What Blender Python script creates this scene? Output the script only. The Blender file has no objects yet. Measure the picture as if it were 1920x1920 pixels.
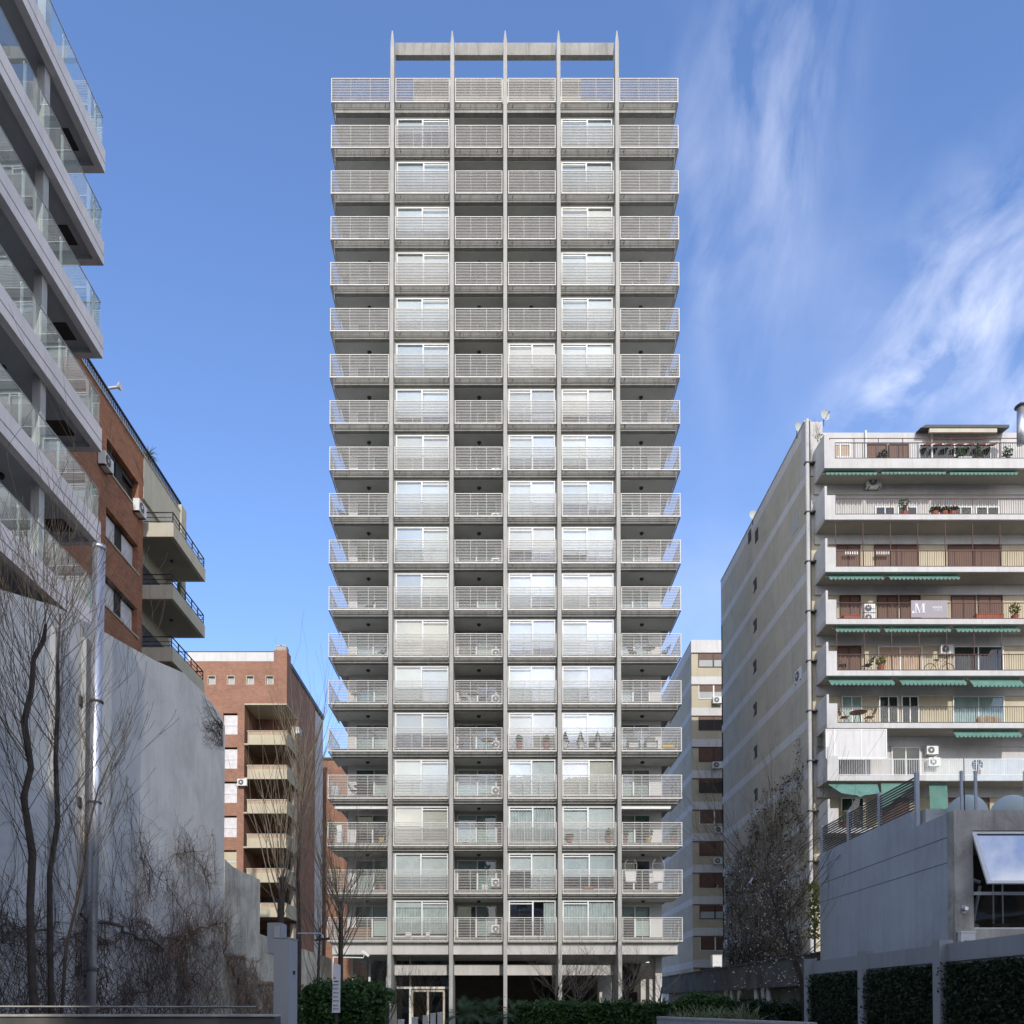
import bpy, math, random
from mathutils import Vector, Matrix
import numpy as np
random.seed(7)
D = bpy.data
SC = bpy.context.scene
COL = SC.collection
# ------------------------------------------------------------------ camera
F = 1500.0; PX0 = 938.0; HOR = 1880.0; EYE = 1.6
PITCH = math.radians(1.35)
PY0 = HOR - F*math.tan(PITCH)
cam_d = D.cameras.new('camera'); cam = D.objects.new('camera', cam_d); COL.objects.link(cam)
cam.location = (0, 0, EYE); cam.rotation_euler = (math.pi/2 + PITCH, 0, 0)
cam_d.sensor_width = 36; cam_d.lens = F/1920*36
cam_d.shift_x = (960-PX0)/1920; cam_d.shift_y = (PY0-960)/1920
cam_d.clip_start = 0.05; cam_d.clip_end = 3000
SC.camera = cam
# ------------------------------------------------------------------ world: sky with cloud
SUN_EL, SUN_AZ = math.radians(29), math.radians(9)
W = D.worlds.new('World'); SC.world = W; W.use_nodes = True
nt = W.node_tree; nt.nodes.clear()
def N(t, typ, **kw):
    n = t.nodes.new(typ)
    for k, v in kw.items(): setattr(n, k, v)
    return n
def L(t, a, b): t.links.new(a, b)
def math_n(t, op, a, b=None, clamp=False):
    n = N(t, 'ShaderNodeMath', operation=op, use_clamp=clamp)
    for i, v in enumerate((a, b)):
        if v is None: continue
        if isinstance(v, (int, float)): n.inputs[i].default_value = v
        else: L(t, v, n.inputs[i])
    return n.outputs[0]
def ramp(t, v, pts):
    r = N(t, 'ShaderNodeValToRGB'); L(t, v, r.inputs[0])
    e = r.color_ramp.elements
    while len(e) < len(pts): e.new(0.5)
    for el, (p, c) in zip(e, pts):
        el.position = p; el.color = (c, c, c, 1) if isinstance(c, (int, float)) else (*c, 1)
    return r.outputs[0]
def mixc(t, fac, a, b, mode='MIX'):
    m = N(t, 'ShaderNodeMix', data_type='RGBA', blend_type=mode)
    for sock, v in ((m.inputs[0], fac), (m.inputs[6], a), (m.inputs[7], b)):
        if isinstance(v, (int, float)): sock.default_value = v
        elif isinstance(v, tuple): sock.default_value = (*v, 1)
        else: L(t, v, sock)
    return m.outputs[2]
sky = N(nt, 'ShaderNodeTexSky', sky_type='NISHITA', sun_disc=False)
sky.sun_elevation = SUN_EL; sky.sun_rotation = math.pi - SUN_AZ
sky.air_density = 1.15; sky.dust_density = 0.9; sky.ozone_density = 3.2; sky.altitude = 20
skyc = mixc(nt, 1.0, sky.outputs[0], (0.80, 0.86, 1.05), 'MULTIPLY')
tc = N(nt, 'ShaderNodeTexCoord')
sep = N(nt, 'ShaderNodeSeparateXYZ'); L(nt, tc.outputs['Generated'], sep.inputs[0])
X, Y, Z = sep.outputs
zc = math_n(nt, 'MAXIMUM', Z, 0.06)
u = math_n(nt, 'DIVIDE', X, zc); v = math_n(nt, 'DIVIDE', Y, zc)
comb = N(nt, 'ShaderNodeCombineXYZ'); L(nt, u, comb.inputs[0]); L(nt, v, comb.inputs[1])
# thin cirrus: soft wisps at fixed places in the sky (azimuth / elevation tangents)
Yf = math_n(nt, 'MAXIMUM', Y, 0.05)
az = math_n(nt, 'DIVIDE', X, Yf); el = math_n(nt, 'DIVIDE', Z, Yf)
front = ramp(nt, Y, [(0.0, 0.0), (0.1, 1.0)])
pq = N(nt, 'ShaderNodeCombineXYZ'); L(nt, az, pq.inputs[0]); L(nt, el, pq.inputs[1])
def wisp_noise(rot, sc, off, lo, hi):
    mp = N(nt, 'ShaderNodeMapping'); L(nt, pq.outputs[0], mp.inputs[0])
    mp.vector_type = 'TEXTURE'; mp.inputs['Rotation'].default_value = (0, 0, math.radians(rot)); mp.inputs['Scale'].default_value = (1/sc[0], 1/sc[1], 1); mp.inputs['Location'].default_value = off
    n = N(nt, 'ShaderNodeTexNoise'); L(nt, mp.outputs[0], n.inputs['Vector']); n.inputs['Scale'].default_value = 1.0
    n.inputs['Detail'].default_value = 9; n.inputs['Roughness'].default_value = 0.56; n.inputs['Distortion'].default_value = 0.35
    return ramp(nt, n.outputs[0], [(lo, 0.0), (hi, 1.0)])
def blob(cx, cy, a, b, rot, amp):
    c, s = math.cos(math.radians(rot)), math.sin(math.radians(rot))
    dx = math_n(nt, 'SUBTRACT', az, cx); dy = math_n(nt, 'SUBTRACT', el, cy)
    p = math_n(nt, 'ADD', math_n(nt, 'MULTIPLY', dx, c/a), math_n(nt, 'MULTIPLY', dy, s/a))
    q = math_n(nt, 'ADD', math_n(nt, 'MULTIPLY', dx, -s/b), math_n(nt, 'MULTIPLY', dy, c/b))
    r2 = math_n(nt, 'ADD', math_n(nt, 'MULTIPLY', p, p), math_n(nt, 'MULTIPLY', q, q))
    return math_n(nt, 'MULTIPLY', math_n(nt, 'POWER', 2.718, math_n(nt, 'MULTIPLY', r2, -1)), amp)
def addall(l):
    r = l[0]
    for x_ in l[1:]: r = math_n(nt, 'ADD', r, x_)
    return r
nA = wisp_noise(80, (3.2, 10.0), (1.3, 0.6, 0), 0.40, 0.76)
nB = wisp_noise(50, (5.0, 9.5), (0.75, 0.25, 0), 0.42, 0.74)
gA = addall([blob(0.345, 1.14, 0.085, 0.26, -8, 1.0), blob(0.255, 0.98, 0.022, 0.17, 3, 0.55)])
gB = addall([blob(0.62, 0.92, 0.15, 0.10, 50, 1.35), blob(0.525, 0.80, 0.12, 0.045, 38, 1.6), blob(0.68, 0.76, 0.08, 0.05, 50, 1.3), blob(0.70, 0.65, 0.3, 0.08, 30, .4)])
gC = addall([blob(0.46, 0.92, 0.16, 0.09, -40, 0.32), blob(0.24, 0.50, 0.12, 0.14, 0, 0.28), blob(0.6, 0.6, 0.5, 0.25, 0, 0.22)])
cfac = addall([math_n(nt, 'MULTIPLY', nA, gA), math_n(nt, 'MULTIPLY', nB, gB), math_n(nt, 'MULTIPLY', wisp_noise(30, (3, 4), (2, 1, 0), 0.25, 0.7), gC)])
cfac = math_n(nt, 'MULTIPLY', math_n(nt, 'MULTIPLY', cfac, front), 0.50)
cfac = math_n(nt, 'MINIMUM', cfac, 0.62)
# heavier cloud behind the camera, seen only in the window panes
n2 = N(nt, 'ShaderNodeTexNoise'); L(nt, tc.outputs['Generated'], n2.inputs['Vector'])
n2.inputs['Scale'].default_value = 4.6; n2.inputs['Detail'].default_value = 8; n2.inputs['Roughness'].default_value = 0.58
cum = ramp(nt, n2.outputs[0], [(0.41, 0.0), (0.55, 1.0)])
back = ramp(nt, math_n(nt, 'MULTIPLY', Y, -1), [(0.0, 0.0), (0.35, 1.0)])
low = ramp(nt, Z, [(0.50, 1.0), (0.78, 0.22)])
bfac = math_n(nt, 'MULTIPLY', math_n(nt, 'MULTIPLY', cum, back), low)
bg = N(nt, 'ShaderNodeBackground'); bg.inputs[1].default_value = 0.15
c1 = mixc(nt, cfac, skyc, (4.5, 4.7, 5.5))
c2 = mixc(nt, bfac, c1, mixc(nt, ramp(nt, n2.outputs[0], [(0.46, 0.0), (0.62, 1.0)]), (4.6, 4.8, 5.3), (10.5, 9.9, 9.2)))
L(nt, c2, bg.inputs[0])
wo = N(nt, 'ShaderNodeOutputWorld'); L(nt, bg.outputs[0], wo.inputs[0])
# ------------------------------------------------------------------ sun
sd = D.lights.new('sun', 'SUN'); sd.energy = 1.75; sd.angle = math.radians(0.55); sd.color = (1.0, 0.95, 0.88)
sun = D.objects.new('sun', sd); COL.objects.link(sun)
S = Vector((math.sin(SUN_AZ)*math.cos(SUN_EL), -math.cos(SUN_AZ)*math.cos(SUN_EL), math.sin(SUN_EL)))
sun.rotation_euler = S.to_track_quat('Z', 'Y').to_euler(); sun.location = (20, -60, 80)
vs = SC.view_settings; SC.display_settings.display_device = 'sRGB'
vs.view_transform = 'Standard'; vs.look = 'None'; vs.gamma = 1; vs.use_curve_mapping = False; vs.exposure = 0.80
SC.render.engine = 'CYCLES'
SC.cycles.max_bounces = 8; SC.cycles.transparent_max_bounces = 24; SC.cycles.diffuse_bounces = 4; SC.cycles.glossy_bounces = 4
SC.cycles.sample_clamp_indirect = 6; SC.cycles.caustics_reflective = False; SC.cycles.caustics_refractive = False

# ------------------------------------------------------------------ surveying helpers (photo measurements -> metres)
def ray(px, py):
    a = (px-PX0)/F; b = (PY0-py)/F
    return a, math.cos(PITCH)-b*math.sin(PITCH), math.sin(PITCH)+b*math.cos(PITCH)
def zf(py, Yd): a, y, z = ray(PX0, py); return EYE + z*Yd/y
def xf(px, Yd, py=1500): a, y, z = ray(px, py); return a*Yd/y
def at(px, py, Yd): a, y, z = ray(px, py); t = Yd/y; return Vector((a*t, Yd, EYE+z*t))
def atX(px, py, Xw): a, y, z = ray(px, py); t = Xw/a; return Vector((Xw, y*t, EYE+z*t))

# ------------------------------------------------------------------ mesh helpers
ORG = {}
class MB:
    def __init__(s): s.v = []; s.f = []
    def box(s, x0, x1, y0, y1, z0, z1):
        if x0 > x1: x0, x1 = x1, x0
        if y0 > y1: y0, y1 = y1, y0
        if z0 > z1: z0, z1 = z1, z0
        n = len(s.v)
        s.v += [(x0,y0,z0),(x1,y0,z0),(x1,y1,z0),(x0,y1,z0),(x0,y0,z1),(x1,y0,z1),(x1,y1,z1),(x0,y1,z1)]
        s.f += [(n,n+3,n+2,n+1),(n+4,n+5,n+6,n+7),(n,n+1,n+5,n+4),(n+1,n+2,n+6,n+5),(n+2,n+3,n+7,n+6),(n+3,n,n+4,n+7)]
        return s
    def prism(s, pts, off):
        """closed polygon pts (3D, planar) extruded by vector off"""
        n = len(s.v); k = len(pts); off = Vector(off)
        s.v += [tuple(p) for p in pts] + [tuple(Vector(p)+off) for p in pts]
        s.f += [tuple(range(n, n+k)), tuple(range(n+2*k-1, n+k-1, -1))]
        for i in range(k):
            j = (i+1) % k
            s.f.append((n+j, n+i, n+k+i, n+k+j))
        return s
    def tube(s, pts, rads, sides=6, cap=True):
        pts = [Vector(p) for p in pts]; n0 = len(s.v)
        if not hasattr(rads, '__len__'): rads = [rads]*len(pts)
        ref = None
        for i, p in enumerate(pts):
            d = (pts[min(i+1, len(pts)-1)]-pts[max(i-1, 0)])
            if d.length < 1e-9: d = Vector((0,0,1))
            d.normalize()
            if ref is None:
                ref = d.orthogonal().normalized()
            ref = (ref - d*ref.dot(d))
            ref = ref.normalized() if ref.length > 1e-6 else d.orthogonal().normalized()
            b = d.cross(ref)
            for k in range(sides):
                a = 2*math.pi*k/sides
                s.v.append(tuple(p + (ref*math.cos(a)+b*math.sin(a))*rads[i]))
        for i in range(len(pts)-1):
            for k in range(sides):
                a = n0+i*sides+k; b2 = n0+i*sides+(k+1) % sides
                s.f.append((a, b2, b2+sides, a+sides))
        if cap:
            s.f.append(tuple(range(n0+sides-1, n0-1, -1))); e = n0+(len(pts)-1)*sides
            s.f.append(tuple(range(e, e+sides)))
        return s
    def lathe(s, c, prof, sides=16):
        n0 = len(s.v)
        for r, z in prof:
            for k in range(sides):
                a = 2*math.pi*k/sides
                s.v.append((c[0]+r*math.cos(a), c[1]+r*math.sin(a), c[2]+z))
        for i in range(len(prof)-1):
            for k in range(sides):
                a = n0+i*sides+k; b2 = n0+i*sides+(k+1) % sides
                s.f.append((a, b2, b2+sides, a+sides))
        s.f.append(tuple(range(n0+sides-1, n0-1, -1))); e = n0+(len(prof)-1)*sides
        s.f.append(tuple(range(e, e+sides)))
        return s
    def quad(s, a, b, c, d):
        n = len(s.v); s.v += [tuple(a), tuple(b), tuple(c), tuple(d)]; s.f.append((n, n+1, n+2, n+3)); return s
    def build(s, name, mat, parent=None, smooth=False, org=None):
        me = D.meshes.new(name)
        o = org if org is not None else (ORG.get(parent.name, Vector((0,0,0))) if parent else Vector((0,0,0)))
        o = Vector(o)
        me.from_pydata([(x-o.x, y-o.y, z-o.z) for x, y, z in s.v], [], s.f)
        me.materials.append(mat)
        if smooth: me.polygons.foreach_set('use_smooth', [True]*len(me.polygons))
        me.update()
        ob = D.objects.new(name, me); COL.objects.link(ob)
        if parent: ob.parent = parent
        else: ob.location = o
        ORG[ob.name] = o
        return ob
def tag(o, label=None, cat=None, group=None, kind=None):
    if label: o['label'] = label
    if cat: o['category'] = cat
    if group: o['group'] = group
    if kind: o['kind'] = kind
    return o
def thing(name, label, cat, loc, group=None):
    o = D.objects.new(name, None); COL.objects.link(o); o.location = loc; o.empty_display_size = 0.3
    ORG[o.name] = Vector(loc)
    return tag(o, label, cat, group)
def kids(o): return [c for c in o.children]
CH = {}
def copy_tree(o, loc, rotz=0.0, label=None, scale=None):
    r = o.copy(); COL.objects.link(r); r.location = loc; r.rotation_euler = (0, 0, rotz)
    if scale: r.scale = (scale,)*3
    if label: r['label'] = label
    for ch in D.objects:
        if ch.parent == o:
            c = ch.copy(); COL.objects.link(c); c.parent = r
            for g in D.objects:
                if g.parent == ch:
                    d = g.copy(); COL.objects.link(d); d.parent = c
    return r

# ------------------------------------------------------------------ materials
def mat(name, col, rough=0.7, var=0.12, nscale=1.5, bump=0.0, bscale=30, streak=0.0, metal=0.0, spec=0.4, dirt=None, blotch=0.0):
    m = D.materials.new(name); m.use_nodes = True; t = m.node_tree
    p = t.nodes['Principled BSDF']; p.inputs['Roughness'].default_value = rough; p.inputs['Metallic'].default_value = metal
    p.inputs['Specular IOR Level'].default_value = spec
    g = N(t, 'ShaderNodeNewGeometry')
    nz = N(t, 'ShaderNodeTexNoise'); L(t, g.outputs['Position'], nz.inputs['Vector'])
    nz.inputs['Scale'].default_value = nscale; nz.inputs['Detail'].default_value = 6; nz.inputs['Roughness'].default_value = 0.6
    f = ramp(t, nz.outputs[0], [(0.3, 1-var), (0.7, 1+var*0.5)])
    c = mixc(t, 1.0, tuple(col), f, 'MULTIPLY')
    if blotch > 0:
        nb = N(t, 'ShaderNodeTexNoise'); L(t, g.outputs['Position'], nb.inputs['Vector']); nb.inputs['Scale'].default_value = 0.55; nb.inputs['Detail'].default_value = 9; nb.inputs['Roughness'].default_value = 0.72; nb.inputs['Distortion'].default_value = 0.8
        c = mixc(t, 1.0, c, ramp(t, nb.outputs[0], [(0.38, 1-blotch), (0.52, 1.0), (0.60, 1.0), (0.66, 1+blotch*0.35)]), 'MULTIPLY')
    if streak > 0:
        mp = N(t, 'ShaderNodeMapping'); L(t, g.outputs['Position'], mp.inputs[0]); mp.inputs['Scale'].default_value = (5, 5, 0.35)
        n2 = N(t, 'ShaderNodeTexNoise'); L(t, mp.outputs[0], n2.inputs['Vector']); n2.inputs['Scale'].default_value = 1.0; n2.inputs['Detail'].default_value = 5
        fs = ramp(t, n2.outputs[0], [(0.50, 0.0), (0.72, 1.0)])
        fs = math_n(t, 'MULTIPLY', fs, streak)
        dc = dirt if dirt else tuple(x*0.35 for x in col)
        c = mixc(t, fs, c, dc)
    L(t, c, p.inputs['Base Color'])
    if bump > 0:
        n3 = N(t, 'ShaderNodeTexNoise'); L(t, g.outputs['Position'], n3.inputs['Vector']); n3.inputs['Scale'].default_value = bscale; n3.inputs['Detail'].default_value = 5
        b = N(t, 'ShaderNodeBump'); b.inputs['Strength'].default_value = bump; b.inputs['Distance'].default_value = 0.02
        L(t, n3.outputs[0], b.inputs['Height']); L(t, b.outputs[0], p.inputs['Normal'])
    return m
def glass(name, tint=(0.8, 0.88, 0.86), ior=1.7, rough=0.0, wav=0.0, minr=0.0, film=0.0):
    m = D.materials.new(name); m.use_nodes = True; t = m.node_tree; t.nodes.clear()
    tr = N(t, 'ShaderNodeBsdfTransparent'); tr.inputs[0].default_value = (*tint, 1)
    gl = N(t, 'ShaderNodeBsdfGlossy'); gl.inputs['Roughness'].default_value = rough; gl.inputs[0].default_value = (0.95, 0.97, 1, 1)
    fr = N(t, 'ShaderNodeFresnel'); fr.inputs[0].default_value = ior
    if wav > 0:
        g = N(t, 'ShaderNodeNewGeometry'); nz = N(t, 'ShaderNodeTexNoise'); L(t, g.outputs['Position'], nz.inputs['Vector'])
        nz.inputs['Scale'].default_value = 0.9; nz.inputs['Detail'].default_value = 2
        b = N(t, 'ShaderNodeBump'); b.inputs['Strength'].default_value = 1.0; b.inputs['Distance'].default_value = wav
        L(t, nz.outputs[0], b.inputs['Height'])
        # every pane hangs slightly out of true, so neighbours mirror different bits of sky
        ri = g.outputs['Random Per Island']; cx_ = N(t, 'ShaderNodeCombineXYZ')
        L(t, math_n(t, 'MULTIPLY', math_n(t, 'SUBTRACT', ri, 0.5), 10*wav), cx_.inputs[0])
        L(t, math_n(t, 'MULTIPLY', math_n(t, 'SUBTRACT', math_n(t, 'FRACT', math_n(t, 'MULTIPLY', ri, 13.7)), 0.5), 18*wav), cx_.inputs[2])
        va = N(t, 'ShaderNodeVectorMath', operation='ADD'); L(t, b.outputs[0], va.inputs[0]); L(t, cx_.outputs[0], va.inputs[1])
        vn = N(t, 'ShaderNodeVectorMath', operation='NORMALIZE'); L(t, va.outputs[0], vn.inputs[0]); L(t, vn.outputs[0], gl.inputs['Normal'])
    fac = math_n(t, 'MAXIMUM', fr.outputs[0], minr)
    gb = N(t, 'ShaderNodeNewGeometry'); fac = math_n(t, 'MULTIPLY', fac, math_n(t, 'SUBTRACT', 1.0, gb.outputs['Backfacing']))
    mx = N(t, 'ShaderNodeMixShader'); L(t, fac, mx.inputs[0]); L(t, tr.outputs[0], mx.inputs[1]); L(t, gl.outputs[0], mx.inputs[2])
    o = N(t, 'ShaderNodeOutputMaterial')
    if film > 0:
        df = N(t, 'ShaderNodeBsdfDiffuse'); df.inputs[0].default_value = (0.75, 0.82, 0.8, 1)
        m2 = N(t, 'ShaderNodeMixShader'); m2.inputs[0].default_value = film; L(t, mx.outputs[0], m2.inputs[1]); L(t, df.outputs[0], m2.inputs[2]); mx = m2
    L(t, mx.outputs[0], o.inputs[0])
    return m
def brick(name, c1, c2, mortar, scale=1.0, var=0.25):
    m = D.materials.new(name); m.use_nodes = True; t = m.node_tree
    p = t.nodes['Principled BSDF']; p.inputs['Roughness'].default_value = 0.85; p.inputs['Specular IOR Level'].default_value = 0.2
    g = N(t, 'ShaderNodeNewGeometry'); s = N(t, 'ShaderNodeSeparateXYZ'); L(t, g.outputs['Position'], s.inputs[0])
    cb = N(t, 'ShaderNodeCombineXYZ'); L(t, math_n(t, 'ADD', s.outputs[0], s.outputs[1]), cb.inputs[0]); L(t, s.outputs[2], cb.inputs[1])
    b = N(t, 'ShaderNodeTexBrick'); L(t, cb.outputs[0], b.inputs['Vector'])
    b.inputs['Color1'].default_value = (*c1, 1); b.inputs['Color2'].default_value = (*c2, 1); b.inputs['Mortar'].default_value = (*mortar, 1)
    b.inputs['Scale'].default_value = scale; b.inputs['Brick Width'].default_value = 0.25; b.inputs['Row Height'].default_value = 0.075
    b.inputs['Mortar Size'].default_value = 0.009; b.inputs['Bias'].default_value = -0.1
    nz = N(t, 'ShaderNodeTexNoise'); L(t, cb.outputs[0], nz.inputs['Vector']); nz.inputs['Scale'].default_value = 0.8; nz.inputs['Detail'].default_value = 8; nz.inputs['Roughness'].default_value = 0.7
    f = ramp(t, nz.outputs[0], [(0.3, 1-var), (0.7, 1+var*0.4)])
    L(t, mixc(t, 1.0, b.outputs[0], f, 'MULTIPLY'), p.inputs['Base Color'])
    return m
def slatmat(name, col, axis=2, period=0.09, depth=0.55, rough=0.6):
    """roller shutter slats: no relief, only darker joints in the colour"""
    m = D.materials.new(name); m.use_nodes = True; t = m.node_tree
    p = t.nodes['Principled BSDF']; p.inputs['Roughness'].default_value = rough
    g = N(t, 'ShaderNodeNewGeometry'); s = N(t, 'ShaderNodeSeparateXYZ'); L(t, g.outputs['Position'], s.inputs[0])
    ph = math_n(t, 'FRACT', math_n(t, 'DIVIDE', s.outputs[axis], period))
    j = ramp(t, ph, [(0.0, depth), (0.18, 1.0)])
    nz = N(t, 'ShaderNodeTexNoise'); L(t, g.outputs['Position'], nz.inputs['Vector']); nz.inputs['Scale'].default_value = 2.5; nz.inputs['Detail'].default_value = 4
    f = ramp(t, nz.outputs[0], [(0.3, 0.82), (0.7, 1.08)])
    L(t, mixc(t, 1.0, mixc(t, 1.0, tuple(col), j, 'MULTIPLY'), f, 'MULTIPLY'), p.inputs['Base Color'])
    return m
def foliage(name, c1, c2, trans=0.25):
    m = D.materials.new(name); m.use_nodes = True; t = m.node_tree
    p = t.nodes['Principled BSDF']; p.inputs['Roughness'].default_value = 0.55
    g = N(t, 'ShaderNodeNewGeometry'); nz = N(t, 'ShaderNodeTexNoise'); L(t, g.outputs['Position'], nz.inputs['Vector']); nz.inputs['Scale'].default_value = 3; nz.inputs['Detail'].default_value = 3
    fr = ramp(t, nz.outputs[0], [(0.35, 0.0), (0.65, 1.0)])
    cc = mixc(t, math_n(t, 'ADD', math_n(t, 'MULTIPLY', fr, 0.6), math_n(t, 'MULTIPLY', g.outputs['Random Per Island'], 0.4)), tuple(c1), tuple(c2))
    L(t, cc, p.inputs['Base Color'])
    tl = N(t, 'ShaderNodeBsdfTranslucent'); L(t, cc, tl.inputs[0])
    mx = N(t, 'ShaderNodeMixShader'); mx.inputs[0].default_value = trans
    L(t, p.outputs[0], mx.inputs[1]); L(t, tl.outputs[0], mx.inputs[2])
    L(t, mx.outputs[0], t.nodes['Material Output'].inputs[0])
    return m
M = {}
M['conc'] = mat('tower_concrete', (0.31, 0.30, 0.272), 0.8, 0.18, 0.9, 0.15, 25, 0.7, dirt=(0.17, 0.17, 0.15), blotch=0.12)
M['fin'] = mat('fin_paint', (0.375, 0.365, 0.335), 0.75, 0.14, 1.2, 0.1, 30, 0.5, dirt=(0.24, 0.235, 0.21))
M['soffit'] = mat('soffit_paint', (0.54, 0.53, 0.49), 0.9, 0.12, 0.8)
M['rail'] = mat('rail_paint', (0.56, 0.54, 0.50), 0.5, 0.08, 2.0, streak=0.2, dirt=(0.35, 0.3, 0.25))
M['frame'] = mat('window_frame', (0.72, 0.72, 0.70), 0.45, 0.05)
M['blind'] = mat('roller_blind', (0.63, 0.65, 0.635), 0.85, 0.06, 0.8)
M['blindw'] = mat('cream_blind', (0.60, 0.56, 0.48), 0.85, 0.08, 0.8)
M['blindc'] = mat('cool_blind', (0.50, 0.54, 0.55), 0.85, 0.08, 0.8)
M['blindg'] = mat('grey_blind', (0.42, 0.435, 0.42), 0.85, 0.08, 0.8)
M['curtain'] = slatmat('curtain_cloth', (0.56, 0.60, 0.58), 0, 0.16, 0.72, 0.9)
M['teal'] = mat('teal_blind', (0.16, 0.30, 0.27), 0.8)
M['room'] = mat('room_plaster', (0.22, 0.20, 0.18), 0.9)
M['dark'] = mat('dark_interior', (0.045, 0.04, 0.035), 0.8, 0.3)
M['lamp'] = mat('lamp_black', (0.03, 0.03, 0.03), 0.5)
M['glass'] = glass('window_glass', (0.95, 0.97, 0.965), 1.75, 0.0, 0.004, 0.16)
M['glassd'] = glass('door_glass', (0.84, 0.89, 0.87), 1.55, 0.0, 0.004, 0.07)
M['clearglass'] = glass('clear_glass', (0.95, 0.98, 0.97), 1.5, 0.0, 0.0005, 0.10)
M['railglass'] = glass('rail_glass', (0.93, 0.98, 0.96), 1.7, 0.0, 0.0007, 0.30, 0.10)
M['white'] = mat('white_render', (0.52, 0.505, 0.485), 0.8, 0.15, 0.8, 0.1, 20, 0.5, dirt=(0.42, 0.38, 0.33))
M['whitemetal'] = mat('white_metal', (0.72, 0.72, 0.70), 0.45, 0.08, 4)
M['brownshut'] = slatmat('brown_shutter', (0.115, 0.052, 0.028), 2, 0.06, 0.5)
M['creamshut'] = slatmat('tan_shutter', (0.42, 0.30, 0.20), 2, 0.06, 0.6)
M['whiteshut'] = slatmat('white_shutter', (0.66, 0.63, 0.62), 2, 0.05, 0.75)
M['cream'] = mat('cream_render', (0.50, 0.44, 0.315), 0.85, 0.12, 0.7, 0.1, 20, 0.25, dirt=(0.36, 0.29, 0.18))
M['beige'] = mat('beige_render', (0.53, 0.475, 0.375), 0.85, 0.08, 0.5, 0.1, 20, 0.35, dirt=(0.3, 0.28, 0.24), blotch=0.14)
M['band'] = mat('pale_band', (0.62, 0.60, 0.58), 0.85, 0.08, 1.0, streak=0.3, dirt=(0.35, 0.34, 0.34))
M['redpaint'] = mat('red_oxide_iron', (0.075, 0.03, 0.025), 0.6)
M['blackiron'] = mat('black_iron', (0.02, 0.02, 0.022), 0.5)
M['awning'] = mat('green_awning', (0.11, 0.225, 0.185), 0.8, 0.2, 2)
M['brickA'] = brick('orange_brick', (0.42, 0.17, 0.08), (0.27, 0.10, 0.055), (0.26, 0.19, 0.15))
M['brickB'] = brick('pale_brick', (0.37, 0.17, 0.105), (0.27, 0.12, 0.075), (0.30, 0.23, 0.18))
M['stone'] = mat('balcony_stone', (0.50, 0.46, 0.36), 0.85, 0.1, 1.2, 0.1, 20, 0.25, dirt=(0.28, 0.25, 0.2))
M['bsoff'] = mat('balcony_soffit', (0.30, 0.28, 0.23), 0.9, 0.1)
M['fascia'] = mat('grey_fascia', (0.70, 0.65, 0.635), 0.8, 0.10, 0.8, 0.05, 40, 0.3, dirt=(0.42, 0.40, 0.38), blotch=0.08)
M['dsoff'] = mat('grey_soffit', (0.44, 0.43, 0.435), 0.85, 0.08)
M['wallgrey'] = mat('weathered_render', (0.60, 0.59, 0.57), 0.9, 0.14, 0.5, 0.35, 9, 0.16, dirt=(0.25, 0.25, 0.24), blotch=0.15)
M['walldirty'] = mat('stained_render', (0.48, 0.47, 0.44), 0.9, 0.35, 0.9, 0.35, 9, 0.55, dirt=(0.17, 0.16, 0.14), blotch=0.3)
M['gymwall'] = mat('slate_paint', (0.47, 0.51, 0.55), 0.75, 0.12, 0.4, 0.06, 30, 0.25, dirt=(0.22, 0.24, 0.27), blotch=0.12)
M['fencewall'] = mat('blue_grey_paint', (0.35, 0.37, 0.385), 0.8, 0.1, 1.0, 0.1, 20, 0.2)
M['rawconc'] = mat('raw_concrete', (0.50, 0.475, 0.42), 0.85, 0.3, 1.1, 0.3, 12, 0.5, dirt=(0.17, 0.16, 0.14), blotch=0.35)
M['steel'] = mat('galvanised_steel', (0.62, 0.62, 0.65), 0.38, 0.15, 3, metal=0.85)
M['cabinet'] = mat('grey_cabinet', (0.37, 0.375, 0.375), 0.7, 0.08, 1.5)
M['podium'] = mat('blackened_render', (0.12, 0.115, 0.105), 0.9, 0.5, 0.7, 0.4, 6, 0.5, dirt=(0.04, 0.04, 0.035))
M['twiglight'] = mat('pale_twig', (0.27, 0.215, 0.15), 0.9, 0.3, 4)
M['bsoff_shade'] = mat('shadow_brown_soffit', (0.16, 0.12, 0.075), 0.9)  # dark brown puts the shadow under the balconies into the colour
M['bark'] = mat('bark', (0.075, 0.058, 0.047), 0.95, 0.4, 6, 0.6, 25)
M['twig'] = mat('twig', (0.135, 0.105, 0.075), 0.9, 0.3, 4)
M['vine'] = mat('vine_wood', (0.10, 0.07, 0.055), 0.95, 0.4, 4)
M['leafd'] = foliage('hedge_leaf', (0.03, 0.075, 0.02), (0.075, 0.15, 0.035))
M['leafivy'] = foliage('ivy_leaf', (0.012, 0.028, 0.012), (0.03, 0.06, 0.02))
M['leafy'] = foliage('yellow_leaf', (0.12, 0.14, 0.02), (0.25, 0.24, 0.03))
M['leafbrown'] = foliage('dry_leaf', (0.10, 0.06, 0.03), (0.20, 0.15, 0.09))
M['blossom'] = foliage('blossom', (0.55, 0.52, 0.5), (0.75, 0.70, 0.68))
M['palm'] = foliage('cycad_leaf', (0.05, 0.10, 0.045), (0.11, 0.18, 0.09))
M['grass'] = foliage('grass_blade', (0.16, 0.19, 0.06), (0.38, 0.38, 0.22))
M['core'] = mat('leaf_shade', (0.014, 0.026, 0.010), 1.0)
M['pot'] = mat('terracotta', (0.35, 0.10, 0.06), 0.8)
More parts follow.
